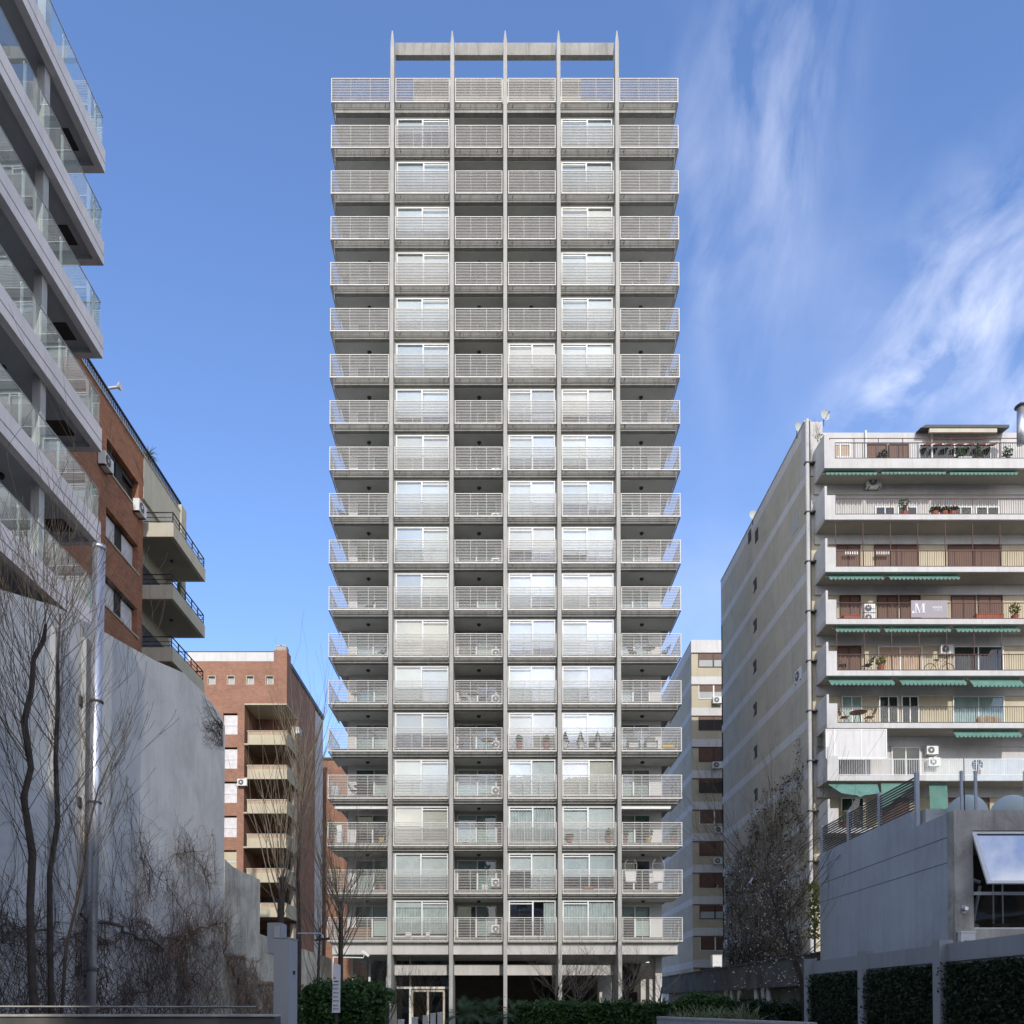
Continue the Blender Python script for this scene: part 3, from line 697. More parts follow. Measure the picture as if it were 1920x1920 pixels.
# ================================================================== RIGHT: WHITE BALCONY BLOCK
YD = 43.1; YDW = 44.6; XW = xf(1513.5, YDW, 1300)       # balcony front, main facade plane, party wall plane
ZT = at(1513.5, 790, YDW).z; YE = atX(1353, 1300, XW).y
blk = thing('balcony_apartment_block', 'white apartment block with long balconies, green awnings and a beige party wall with pale bands', 'building', (XW, YDW, 0))
XE = 42.0
mb = MB(); mb.box(XW, XW+0.3, YDW+0.02, YE, 0, ZT-0.02); mb.box(XW, XE, YE-0.3, YE, 0, ZT-3); mb.build('side_wall', M['beige'], blk)
def slabz(i): return at(1600, [877.5, 974, 1072, 1170, 1266.7, 1365, 1463.6, 1562, 1660][i], YD).z
# pale bands on the party wall (each floor line)
for i in range(0, 10):
    z = slabz(0)+0.15 - i*2.8
    mb = MB(); mb.box(XW-0.006, XW, YDW+0.02, YE-0.005, z, z+0.55); mb.build('wall_band', M['band'], blk)
mb = MB(); mb.box(XW-0.006, XW, YDW+0.02, YE-0.005, ZT-0.75, ZT-0.03); mb.build('wall_band', M['band'], blk)
mb = MB(); mb.box(XW-0.04, XW+0.34, YDW, YE, ZT-0.02, ZT+0.06); mb.build('coping', M['plaster'], blk)
# little windows in the party wall
for (px, py) in ((1416, 1097), (1416, 1173), (1415.5, 1250), (1416, 1330), (1417, 1410), (1417.5, 1490), (1418, 1570), (1418, 1727), (1362, 1670)):
    c = atX(px, py, XW); mb = MB(); mb.box(XW-0.03, XW+0.01, c.y-0.32, c.y+0.32, c.z-0.40, c.z+0.40); w = mb.build('small_window', M['dark'], blk)
    mb = MB(); mb.box(XW-0.05, XW-0.03, c.y+0.12, c.y+0.28, c.z-0.36, c.z+0.1); mb.build('sash', M['blindg'], w)
c = atX(1417, 1650, XW); mb = MB(); mb.prism([(XW-0.02, c.y-0.35, c.z+0.4), (XW-0.02, c.y+0.35, c.z+0.4), (XW-0.45, c.y+0.35, c.z-0.25), (XW-0.45, c.y-0.35, c.z-0.25)], (0, 0, 0.03)); w = mb.build('small_window', M['whitemetal'], blk)
mb = MB(); mb.prism([(XW-0.07, c.y-0.3, c.z+0.28), (XW-0.07, c.y+0.3, c.z+0.28), (XW-0.44, c.y+0.3, c.z-0.2), (XW-0.44, c.y-0.3, c.z-0.2)], (-0.03, 0, 0.03)); mb.build('pane', M['glass'], w)
for (px, py) in ((1419, 1004), (1406, 1006)):
    c = atX(px, py, XW); mb = MB(); mb.box(XW-0.03, XW+0.01, c.y-0.3, c.y+0.3, c.z-0.4, c.z+0.4); mb.build('small_window', M['dark'], blk)
c = atX(1491, 983, XW); mb = MB(); mb.box(XW-0.012, XW, c.y-0.5, c.y+0.5, c.z-0.45, c.z+0.45); mb.build('vent_grille', M['blindg'], blk)
# facade wall
BYX = lambda a: XW + a
zt0 = slabz(0)
mb = MB(); mb.box(XW+0.3, XE, YDW, YDW+0.3, 0, zt0+0.5); mb.build('facade_wall', M['cream'], blk)
# set back top storey
mb = MB(); ytop = YDW+0.01; mb.box(XW-0.012, XW+1.0, YDW-0.01, YDW+0.5, zt0+0.56, ZT-0.03); mb.box(XW+0.3, XE, YDW+0.9, YDW+1.2, zt0+0.5, ZT); mb.build('attic_wall', M['white'], blk)
# soffits/slabs and front parapets
NL = 9
XB0 = at(1547, 1000, YD).x
for i in range(NL):
    z = slabz(i); hgt = 0.53 if i == 0 else 0.28
    mb = MB(); mb.box(XB0, XE, YD, YDW-0.005, z, z+hgt); mb.build('balcony_slab', M['white'], blk)
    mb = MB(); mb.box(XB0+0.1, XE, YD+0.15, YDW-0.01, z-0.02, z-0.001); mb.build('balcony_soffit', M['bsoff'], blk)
    # return panel: side in grey render standing for white paint in shade, and stepped end block
    top = z+ (1.35 if i else 2.45)
    mb = MB(); mb.box(XB0, XB0+0.12, YD+0.001, YDW, z+hgt, z+1.85 if i else z+1.9); mb.build('side_panel', M['wallgrey'], blk)
    mb = MB(); mb.box(XB0+0.12, XB0+0.58, YD+0.002, YD+0.14, z+hgt, top if i else z+1.55); mb.build('end_parapet', M['white'], blk)
    mb = MB(); mb.box(XB0+0.0, XB0+0.12, YD-0.004, YD+0.0, z+0.0, z+1.85); mb.build('corner_post', M['white'], blk)
    # railing
    iron = M['blackiron'] if i in (0, 5) else (M['whitemetal'] if i == 6 else M['redpaint'])
    rz0, rz1 = z+hgt+0.03, z+hgt+0.92
    mb = MB(); xs = XB0+0.6
    mb.box(xs, XE, YD+0.03, YD+0.07, rz1-0.035, rz1); mb.box(xs, XE, YD+0.03, YD+0.07, rz0, rz0+0.03)
    x = xs; j = 0
    while x < 31:
        wd_ = 0.03 if j % 12 == 0 else 0.011
        mb.box(x, x+wd_, YD+0.04, YD+0.06, rz0+0.03, rz1-0.035); x += 0.125; j += 1
    mb.build('balcony_railing', iron, blk)
    if i in (2, 4):      # tall thin awning posts
        x = xs
        while x < 31: mb = MB(); mb.box(x, x+0.035, YD+0.10, YD+0.135, rz0, z+2.75); mb.build('awning_post', M['redpaint'], blk); x += 1.5
    # beam under next slab
    if i > 0:
        zt_ = slabz(i-1)
        mb = MB(); mb.box(XB0, XE, YDW-0.12, YDW-0.004, zt_-0.55, zt_-0.022); mb.build('lintel_beam', M['white'], blk)
# openings: (level, px0, px1, kind)
def opening(i, p0, p1, kind, zl=0.3, zh=None):
    z = slabz(i)+zl; zt_ = (slabz(i-1)-0.56 if i else slabz(0)+3.0) if zh is None else slabz(i)+zh
    y = YDW-0.004 if i else YDW+0.88; x0, x1 = xf(p0, YDW, 1200), xf(p1, YDW, 1200)
    fr = MB(); t = 0.06
    fr.box(x0, x1, y-0.07, y, zt_-t, zt_); fr.box(x0, x0+t, y-0.07, y, z, zt_-t); fr.box(x1-t, x1, y-0.07, y, z, zt_-t); fr.box((x0+x1)/2-0.03, (x0+x1)/2+0.03, y-0.06, y, z, zt_-t)
    f_ = fr.build('balcony_opening', M['redpaint'] if kind in ('b',) else M['whitemetal'], blk)
    m_ = {'b': M['brownshut'], 't': M['creamshut'], 'w': M['whiteshut'], 'd': M['dark'], 'g': M['curtain']}[kind]
    mb = MB(); mb.box(x0+t, x1-t, y-0.03, y-0.006, z, zt_-t); mb.build('shutter' if kind in 'btw' else ('interior' if kind == 'd' else 'curtain'), m_, f_)
    if kind in 'dg':
        mb = MB(); mb.box(x0+t, x1-t, y-0.05, y-0.042, z, zt_-t); mb.build('pane', M['glassd'], f_)
for a in ((2,1568,1614,'b'), (2,1641,1724,'b'), (2,1779,1879,'b'), (3,1575,1614,'b'), (3,1645,1684,'b'), (3,1688,1726,'b'), (3,1784,1830,'b'), (3,1834,1880,'b'),
          (4,1568,1614,'b'), (4,1645,1728,'t'), (4,1786,1880,'d'), (5,1576,1614,'g'), (5,1646,1682,'d'), (5,1688,1720,'d'), (5,1784,1880,'g'), (6,1668,1722,'d'), (7,1573,1616,'d'), (7,1650,1700,'b'), (7,1760,1850,'b')): opening(*a)
for a in ((1,1643,1680), (1,1685,1722), (1,1783,1825), (1,1832,1876)): opening(a[0], a[1], a[2], 'd', 0.3, at(1660, 951, YDW).z-slabz(1))
for a in ((0,1571,1611,'t'), (0,1640,1681,'b'), (0,1684,1723,'b'), (0,1742,1880,'d')): opening(*a)
# level 1 has a white wall instead of cream; level 6 too
for i in (1, 6):
    mb = MB(); mb.box(XW+0.3, XE, YDW-0.003, YDW, slabz(i)+0.28, slabz(i-1)-0.56); mb.build('white_wall_facing', M['white'], blk)
# frosted enclosure on level 6
z = slabz(6); zt_ = slabz(5)
mb = MB(); x0, x1 = at(1549, 1390, YD).x, at(1664, 1390, YD).x
mb.box(x0, x1, YD+0.05, YD+0.11, z+1.22, z+1.29); mb.box(x0, x1, YD+0.05, YD+0.11, zt_-0.08, zt_-0.03)
for x_ in (x0, x0+0.45, (x0+0.45+x1)/2, x1-0.06): mb.box(x_, x_+0.06, YD+0.045, YD+0.115, z+1.22, zt_-0.03)
e = mb.build('frosted_enclosure', M['whitemetal'], blk); mb = MB(); mb.box(x0+0.05, x1-0.03, YD+0.07, YD+0.09, z+1.28, zt_-0.08); mb.build('frosted_panel', M['band'], e)
mb = MB(); mb.box(XB0+0.002, XB0+0.03, YD+0.2, YDW-0.02, z+1.88, zt_-0.05); mb.build('side_pane', M['glassd'], blk)
# downpipe with clamps
mb = MB(); px_ = XW+0.06; mb.tube([(px_, YDW-0.16, 0.1), (px_, YDW-0.16, ZT-0.02)], 0.11, 10); mb.build('downpipe', M['white'], blk)
mb = MB(); mb.tube([(px_+0.17, YDW-0.1, 0.1), (px_+0.17, YDW-0.1, ZT-0.05)], 0.035, 6); mb.build('cable', M['blackiron'], blk)
for i in range(9):
    z = slabz(0)+0.55-i*2.82+0.6; mb = MB(); mb.box(px_-0.15, px_+0.45, YDW-0.29, YDW-0.005, z, z+0.07); mb.build('pipe_clamp', M['acgrille'], blk)
# front roof parts
za = at(1700, 810, YD).z
mb = MB(); x = XB0+0.5
mb.box(x, 31, YD+0.5, YD+0.53, za, za+0.03)
while x < 31: mb.box(x, x+0.03, YD+0.5, YD+0.53, slabz(0)+0.53, za); x += 1.35
mb.build('awning_rail', M['redpaint'], blk)
for px in (1622.5, 1746):
    x_ = xf(px, YDW+0.85, 800); mb = MB(); mb.tube([(x_, YDW+0.8, slabz(0)+0.6), (x_, YDW+0.8, ZT+0.05)], 0.05, 8); mb.build('vent_pipe', M['whitemetal'], blk)
x0, x1 = xf(1748, YD+0.6, 800), xf(1912, YD+0.6, 800); zz = at(1800, 797, YD+0.6).z
zz = at(1800, 800, YDW+0.3).z; mb = MB(); mb.prism([(x0, YDW+0.3, zz-0.05), (x0+0.3, YDW+0.3, zz+0.12), (x1+0.2, YDW+0.3, zz+0.12), (x1+0.2, YDW+0.3, zz-0.05)], (0, 0.58, 0.12)); mb.build('terrace_roof', M['acgrille'], blk)
mb = MB(); mb.box(x0+0.5, x1-0.5, YDW+0.3, YDW+0.42, zz-0.32, zz-0.1); mb.build('rolled_blind', M['stone'], blk)
mb = MB(); xx = x0+0.2
while xx < x1-0.4: mb.prism([(xx, YDW+0.4, zz-0.95), (xx+0.45, YDW+0.4, zz-0.95), (xx+0.5, YDW+0.4, zz-0.8), (xx+0.3, YDW+0.4, zz-0.86)], (0, 0.3, 0.1)); xx += 0.62
mb.build('tile_edge', M['pot'], blk)

# awnings (parts of the block)
def awning(i, p0, p1, drop, out=0.5, zoff=-0.06, roll=True):
    drop = drop*1.5 if drop < 1 else drop
    z = slabz(i)+zoff; x0, x1 = at(p0, 1200, YD).x, at(p1, 1200, YD).x
    mb = MB(); y1 = YD+0.35; y0 = YD+0.35-out; n = max(2, int((x1-x0)/0.22)); z1 = z; z0 = z-drop
    mb.prism([(x0, y1, z1), (x1, y1, z1), (x1, y0, z0), (x0, y0, z0)], (0, 0.012, 0.01))
    for q in range(n):
        a = x0+(x1-x0)*q/n; b = x0+(x1-x0)*(q+1)/n
        mb.prism([(a, y0, z0), (b, y0, z0), (b-0.03, y0, z0-0.10), ((a+b)/2, y0, z0-0.15), (a+0.03, y0, z0-0.10)], (0, 0.01, 0))
    o = mb.build('awning', M['awning'], blk)
    mb = MB(); mb.tube([(x0-0.05, y1+0.05, z1+0.02), (x1+0.05, y1+0.05, z1+0.02)], 0.05, 8); mb.build('roller', M['plaster'], o)
for a in ((0,1553,1650,.08,.25), (0,1658,1780,.06,.25), (0,1786,1915,.1,.3), (2,1556,1660,.16,.35), (2,1669,1802,.16,.35), (3,1568,1652,.15,.3), (3,1660,1785,.15,.3), (3,1795,1915,.15,.3),
          (4,1556,1677,.22,.35), (4,1689,1812,.22,.35), (4,1822,1918,.3,.4), (5,1790,1915,.2,.3), (6,1745,1779,1.6,.1)): awning(*a)
# sagging awning bottom-left
i = 6; z = slabz(i)-0.08; x0, x1 = at(1555, 1480, YD).x, at(1650, 1480, YD).x
mb = MB(); n = 10
top = [(x0+(x1-x0)*k/n, YD+0.3, z) for k in range(n+1)]
bot = [(x0+0.35+(x1-x0-0.7)*k/n, YD-0.7, z-0.78-0.12*math.sin(math.pi*k/n)-(0.1 if k == 5 else 0)) for k in range(n+1)]
for k in range(n): mb.quad(top[k], top[k+1], bot[k+1], bot[k]); 
mb.build('awning', M['awning'], blk)
x0, x1 = at(1655, 1480, YD).x, at(1722, 1480, YD).x
mb = MB(); mb.prism([(x0, YD+0.2, z), (x1, YD+0.2, z), (x0+0.2, YD+0.05, z-1.35), (x0, YD+0.05, z-1.35)], (0, 0.02, 0)); mb.build('awning', M['awning'], blk)

# things on this block
def wallD(px, py): return at(px, py, YDW-0.35)
p = at(1637, 916, YDW-0.3); ac_unit('white outdoor unit hung from the ceiling of the top white balcony', (p.x, p.y-0.2, p.z), 0, 0.95)
p = at(1631, 1159, YD+0.35); ac_unit('lower outdoor unit of the stacked pair left of the grey banner', (p.x, p.y, slabz(3)+0.3), 0, 0.8); ac_unit('upper outdoor unit of the stacked pair left of the grey banner', (p.x, p.y, slabz(3)+0.82), 0, 0.8)
p = at(1776, 1225, YDW-0.3); ac_unit('ribbed window unit sticking out above the bicycle', (p.x, p.y, p.z), 0, 0.85)
p = at(1749, 1414, YDW-0.4); ac_unit('upper outdoor unit above the white balcony bars', (p.x, p.y, p.z), 0, 0.8); ac_unit('lower outdoor unit behind the white balcony bars', (p.x+0.1, p.y, p.z-0.65), 0, 0.8)
p = atX(1498, 1266, XW-0.3); ac_unit('outdoor unit alone on the beige party wall', (XW-0.02, p.y+0.9, p.z), -math.pi/2, 1.25)
# grey banner with letter M
x0, x1 = at(1708, 1140, YD).x, at(1776, 1140, YD).x; z0, z1 = at(1740, 1158, YD).z, at(1740, 1126, YD).z
bn = thing('sale_banner', 'grey banner with a big white letter M tied to the fourth balcony railing', 'banner', ((x0+x1)/2, YD, z0))
mb = MB(); mb.box(x0, x1, YD-0.02, YD+0.0, z0, z1); mb.build('cloth', M['signgrey'], bn)
H_ = z1-z0; bx = x0+0.18; bz = z0+0.25*H_; hh = 0.6*H_; ww = 0.55; yq = YD-0.021
mb = MB()
def poly(pts): mb.prism([(bx+a*ww, yq, bz+c*hh) for a, c in pts], (0, -0.006, 0))
poly([(0.10, 0), (0.16, 0), (0.18, 1), (0.10, 1)]); poly([(0.10, 1), (0.26, 1), (0.56, 0.05), (0.50, 0)]); poly([(0.50, 0), (0.55, 0.14), (0.84, 1), (0.80, 1)])
poly([(0.82, 0), (0.98, 0), (0.98, 1), (0.80, 1)]); poly([(0.02, 0), (0.25, 0), (0.25, 0.06), (0.02, 0.06)]); poly([(0.74, 0), (1.08, 0), (1.08, 0.06), (0.74, 0.06)])
poly([(-0.22, 0), (-0.02, 0), (-0.02, 0.1), (-0.12, 0.28), (-0.22, 0.1)]); poly([(0.85, 0.94), (1.08, 0.94), (1.08, 1), (0.85, 1)]); poly([(0.0, 0.94), (0.2, 0.94), (0.2, 1), (0.0, 1)])
mb.build('lettering', M['signwhite'], bn)
def text(s, loc, size, m_, parent, name='lettering', rotz=0.0, vertical=True):
    cu = D.curves.new(name, 'FONT'); cu.body = s; cu.size = size; cu.align_x = 'CENTER'; cu.align_y = 'CENTER'; cu.extrude = 0.003
    o = D.objects.new(name, cu); COL.objects.link(o)
    dg = bpy.context.evaluated_depsgraph_get(); me = D.meshes.new_from_object(o.evaluated_get(dg)); D.objects.remove(o)
    me.transform(Matrix.Translation(Vector(loc)-ORG[parent.name]) @ Matrix.Rotation(rotz, 4, 'Z') @ Matrix.Rotation(math.pi/2, 4, 'X'))
    me.materials.clear(); me.materials.append(m_); ob = D.objects.new(name, me); COL.objects.link(ob); ob.parent = parent; return ob
text('VENDE', (x0+(x1-x0)*0.72, YD-0.024, z0+H_*0.58), 0.17, M['signwhite'], bn)
text('COCHERA FIJA', (x0+(x1-x0)*0.74, YD-0.024, z0+H_*0.42), 0.075, M['signwhite'], bn)
# bicycle on level 4
p = at(1761, 1240, YDW-0.8); p.z = slabz(4)+0.3
bk = thing('bicycle', 'bicycle leaning behind the bars below the window unit', 'bicycle', p)
for sx in (-0.5, 0.5):
    mb = MB(); mb.tube([(sx+0.33*math.cos(a*math.pi/8), 0, 0.33+0.33*math.sin(a*math.pi/8)) for a in range(17)], 0.02, 5, False); mb.build('wheel', M['blackiron'], bk, org=(0,0,0))
mb = MB(); mb.tube([(-0.5, 0, 0.33), (-0.15, 0, 0.8), (0.35, 0, 0.8), (0.5, 0, 0.33)], 0.018); mb.tube([(-0.15, 0, 0.8), (-0.02, 0, 0.3), (0.35, 0, 0.8)], 0.018); mb.tube([(-0.5, 0, 0.33), (-0.02, 0, 0.3)], 0.014); mb.build('frame', M['pot'], bk, org=(0,0,0))
mb = MB(); mb.tube([(0.33, -0.2, 0.95), (0.35, 0, 0.98), (0.33, 0.2, 0.95)], 0.015); mb.build('handlebar', M['blackiron'], bk, org=(0,0,0))
mb = MB(); mb.box(-0.27, -0.03, -0.06, 0.06, 0.84, 0.89); mb.build('saddle', M['blackiron'], bk, org=(0,0,0))
# furniture
def pD(px, i, y=YD+0.4): return Vector((xf(px, y, 1300), y, slabz(i)+0.29))
G = 'furniture on the white balconies'
table('dark wooden table between two deck chairs on the sixth white balcony', wd, pD(1609, 5), 0.45, G)
chair('folding deck chair left of the wooden table on the white block', wd, pD(1583, 5), 1.5, G); chair('folding deck chair right of the wooden table on the white block', wd, pD(1630, 5), -1.5, G)
chair('deck chair folded low, at the left on the fifth white balcony', dk, pD(1580, 4), 1.2, G); chair('second deck chair on the fifth white balcony, beside the cream pier', dk, pD(1627, 4), -1.3, G)
for j, px in enumerate((1838, 1851, 1865)):
    t = thing('cushion', 'tan sofa cushion on the sixth white balcony, %s of three' % ['left', 'middle', 'right'][j], 'cushion', pD(px, 5, YD+0.5), 'tan cushions')
    mb = MB(); mb.lathe((0, 0, 0), [(0.16, 0), (0.24, 0.08), (0.25, 0.35), (0.18, 0.48)], 12); mb.build('body', M['creamshut'], t, org=(0,0,0)); mb = MB(); mb.lathe((0, 0, 0.48), [(0.18, 0), (0.08, 0.04)], 12); mb.build('top', M['creamshut'], t, org=(0,0,0))
plant('conical green shrub on the top right terrace', pD(1840, 0, YD+0.6)+Vector((0, 0, 0.25)), 0.9, 0.2, None, M['leafd'], True, 'plants on the white balconies', 'potted_conifer')
for j, px in enumerate((1757, 1775, 1790)): plant('low dark planter plant on the second white balcony, %s of three' % ['left', 'middle', 'right'][j], pD(px, 1, YD+0.4), 0.25, 0.3, None, M['leafivy'], group='plants on the white balconies')
plant('plant on the lowest visible white balcony corner', pD(1582, 7, YD+0.4), 0.7, 0.35, None, M['leafy'], group='plants on the white balconies')
for j, (px, i, lab, lm) in enumerate(((1660, 0, 'dark leafy plant left of the brown top floor doors', 'leafivy'), (1806, 0, 'tall leafy plant beside the conical shrub on the top terrace', 'leafd'), (1895, 0, 'leafy plant at the right edge of the top terrace', 'leafd'), (1652, 4, 'yellowish plant by the cream pier on the fifth white balcony', 'leafy'), (1905, 3, 'olive plant at the right edge of the fourth white balcony', 'leafy'), (1700, 1, 'thin plant between the small windows of the second white balcony', 'leafd'), (1830, 6, 'plant behind the white bars near the gym roof', 'leafivy'))):
    plant(lab, pD(px, i), 0.6+0.1*(j % 3), 0.28, None, M[lm], group='plants on the white balconies')
for px, lab in ((1596, 'small white towel rack on the left brown shutters'), (1655, 'small white towel rack on the middle brown shutters')):
    p = at(px, 1037, YDW-0.3); t = thing('towel_rack', lab, 'rack', p, 'towel racks'); mb = MB()
    for q in range(6): mb.box(-0.36+q*0.13, -0.29+q*0.13, -0.02, 0.0, -0.08, 0.08)
    mb.build('towels', M['whitemetal'], t, org=(0, 0, 0)); mb = MB(); mb.box(-0.4, 0.42, 0.0, 0.03, 0.06, 0.09); mb.build('rail', M['blackiron'], t, org=(0, 0, 0))
block('planter_box', 'brown planter box on the fourth white balcony', 'planter', pD(1855, 3, YD+0.3), 1.5, 0.3, 0.36, M['pot'])
block('planter_box', 'terracotta planter left of the stacked outdoor units', 'planter', pD(1597, 3, YD+0.3), 0.9, 0.3, 0.3, M['pot'])
block('table_box', 'white low table on the top right terrace', 'table', pD(1812, 0, YD+0.5)+Vector((0, 0, 0.25)), 0.7, 0.4, 0.3, wh)
block('bench', 'white bench behind the top terrace railing, left end', 'bench', pD(1583, 0, YD+0.5)+Vector((0, 0, 0.25)), 0.8, 0.4, 0.32, wh)
p = pD(1630, 0, YD+1.2)+Vector((0, 0, 0.25)); ac_unit('outdoor unit standing on the top terrace', (p.x, p.y, p.z+0.1), 0, 0.9)
def dish(label, c, r, yaw):
    t = thing('satellite_dish', label, 'satellite dish', c, 'satellite dishes on the roofs'); t.rotation_euler = (0, 0, yaw)
    mb = MB(); n = 16; base = len(mb.v)
    cy = [(0.0, 0.10), (0.5, 0.07), (0.85, 0.03), (1.0, 0.0)]
    for q in range(len(cy)-1):
        for k in range(n):
            a0, a1 = 2*math.pi*k/n, 2*math.pi*(k+1)/n
            P = lambda rr, d, a: (r*rr*math.cos(a), d*r*3-0.1*r, r*rr*math.sin(a)+r)
            mb.quad(P(*cy[q], a0), P(*cy[q], a1), P(*cy[q+1], a1), P(*cy[q+1], a0))
    mb.build('reflector', M['blindg'], t, org=(0,0,0), smooth=True)
    mb = MB(); mb.tube([(0, 0.1*r, r*0.2), (r*0.2, -r*0.9, r), ], 0.015); mb.tube([(0, 0.25*r, r), (0, 0.4*r, 0), (0, 0.4*r, -0.25)], 0.025); mb.box(r*0.14, r*0.28, -r*1.0, -r*0.85, r*0.92, r*1.08); mb.build('arm', M['acgrille'], t, org=(0,0,0))
dish('satellite dish on the roof corner above the white attic wall', at(1547, 788, YDW+0.4), 0.30, 0.3)
dish('satellite dish poking out at the top of the party wall', at(1497, 811, YDW+1.0), 0.30, 0.5)
dish('satellite dish small and far back along the party wall roof', atX(1413, 975, XW), 0.33, 0.2)
fl = thing('metal_flue', 'shiny metal flue with a cap at the right edge of the roof', 'flue', at(1915, 830, YD+0.4))
a = at(1914, 833, YD+0.4); b = at(1914, 764, YD+0.4)
mb = MB(); mb.tube([a, b], 0.2, 16); mb.build('pipe', M['steel'], fl, True); mb = MB(); mb.lathe(b+Vector((0, 0, 0.02)), [(0.32, 0), (0.3, 0.06), (0.05, 0.25)], 16); mb.build('cap', M['acgrille'], fl, True)
rr = random.Random(5)
def bare(mb, p, d, ln, r, lvl, rr, spread=0.5, up=0.15, sides=5):
    n = 4; pts = [Vector(p)]; dd = Vector(d).normalized()
    for i in range(n):
        dd = (dd + Vector((rr.gauss(0, .10), rr.gauss(0, .10), rr.gauss(0, .06)+up*0.25))).normalized(); pts.append(pts[-1]+dd*ln/n)
    rad = [max(r*(1-0.6*i/n), 0.0035) for i in range(n+1)]
    mb.tube(pts, rad, sides if lvl > 1 else 3, False)
    if lvl <= 0: return
    k = rr.randint(2, 4)
    for i in range(k):
        j = rr.randint(1, n); q = pts[j]
        a = dd.orthogonal().normalized(); a.rotate(Matrix.Rotation(rr.uniform(0, 6.28), 3, dd))
        bare(mb, q, (dd + a*spread*rr.uniform(0.6, 1.5)), ln*rr.uniform(0.5, 0.8), rad[j]*0.65, lvl-1, rr, spread, up, sides)
t = thing('wild_shrub', 'dry wild plant growing from the roof corner of the white block', 'shrub', at(1534, 828, YD+0.8))
mb = MB()
for i in range(7): bare(mb, at(1534, 826, YD+0.8), (rr.gauss(0, .4), rr.gauss(0, .3), 1), 0.7, 0.01, 1, rr)
mb.build('stem', M['twig'], t); mb = MB(); leafball(mb, at(1536, 822, YD+0.8), 0.25, 0.2, 0.3, 50, 0.1, rr); mb.build('foliage', M['leafy'], t)

# ================================================================== BEIGE BLOCK BEHIND
YH = 70.5; xh0 = xf(1297.5, YH, 1400); zh = at(1320, 1200, YH).z; YH2 = YH/0.835
bb = thing('beige_apartment_block', 'cream and beige apartment block with pale bands and brown shutters behind the tower', 'building', (xh0, YH, 0))
mb = MB(); mb.box(xh0, xh0+9, YH, YH2, 0, zh); mb.build('wall', M['cream'], bb)
mb = MB(); mb.box(xh0-0.02, xh0, YH+0.02, YH2, 0, zh-0.02); mb.build('side_wall', M['beige'], bb)
for i in range(12):
    zb_ = zh-1.15-2.8*i if i else zh-1.15; h_ = 0.72 if i else 1.15
    if i: zb_ = zh-1.15-2.8*i-0.05
    mb = MB(); mb.box(xh0-0.03, xh0+9, YH-0.006, YH, zb_, zb_+h_); mb.box(xh0-0.03, xh0-0.02, YH, YH2, zb_, zb_+h_*0.8); mb.build('wall_band', M['band'], bb)
    mb = MB(); mb.box(xh0-0.02, xh0+9, YH-0.07, YH-0.006, zb_-0.06, zb_); mb.build('string_course', M['redpaint'], bb)
    wz1 = zb_-0.1; wz0 = wz1-1.15; wx0 = xh0+0.6
    mb = MB(); t_ = 0.06; mb.box(wx0, wx0+2.7, YH-0.05, YH, wz0-t_, wz0); mb.box(wx0, wx0+t_, YH-0.05, YH, wz0, wz1); mb.box(wx0+1.28, wx0+1.4, YH-0.05, YH, wz0, wz1)
    w = mb.build('window', M['redpaint'] if i % 4 != 1 else M['whitemetal'], bb)
    kind = ['half', 'half', 'open', 'shut', 'open', 'shut', 'shut', 'shut', 'half', 'shut', 'shut', 'shut'][i]
    mb = MB(); lo = wz0 if kind == 'shut' else (wz1-0.55 if kind == 'half' else wz1-0.28)
    mb.box(wx0+t_, wx0+2.7, YH-0.03, YH-0.004, lo, wz1); mb.build('shutter', M['brownshut'], w)
    if kind != 'shut':
        mb = MB(); mb.box(wx0+t_, wx0+2.7, YH-0.012, YH-0.002, wz0, lo); mb.build('pane', M['dark'] if kind == 'open' else M['blindg'], w)
for (px, py) in ((1346, 1312), (1345.5, 1434), (1348, 1614), (1349, 1555)):
    p = at(px, py+6, YH-0.45); ac_unit('outdoor unit on the cream facade at window row %s' % {1312: 'two, the highest', 1434: 'four', 1614: 'six, the lowest', 1555: 'five'}[py], (p.x, p.y, p.z), 0, 1.0)

# ================================================================== PODIUM AT THE RIGHT
XP = 15.2; hp = 3.95
pd = thing('podium_wall', 'long stained dark podium wall on stubby columns below the beige party wall', 'wall', (XP, 50, 0))
mb = MB(); mb.box(XP, XP+1.6, 33, 76, 2.45, hp); mb.build('parapet', M['podium'], pd)
mb = MB(); mb.box(XP+0.8, XP+1.7, 33, 76, 0, 2.45); mb.build('back_wall', M['room'], pd)
mb = MB(); mb.box(XP-0.1, XP+1.7, 33, 76, hp, hp+0.08); mb.build('coping', M['podium'], pd)
for px in (1355, 1366, 1380, 1411, 1424, 1434):
    y_ = atX(px, 1850, XP).y; mb = MB(); mb.lathe((XP+0.25, y_, 0), [(0.16, 0), (0.16, 2.45)], 10); mb.build('column', M['wallgrey'], pd)
block('water_tank', 'small white box with a red lid on the podium wall', 'box', at(1343, 1808, 52)+Vector((0, 0, -0.2)), 0.6, 0.5, 0.8, wh)
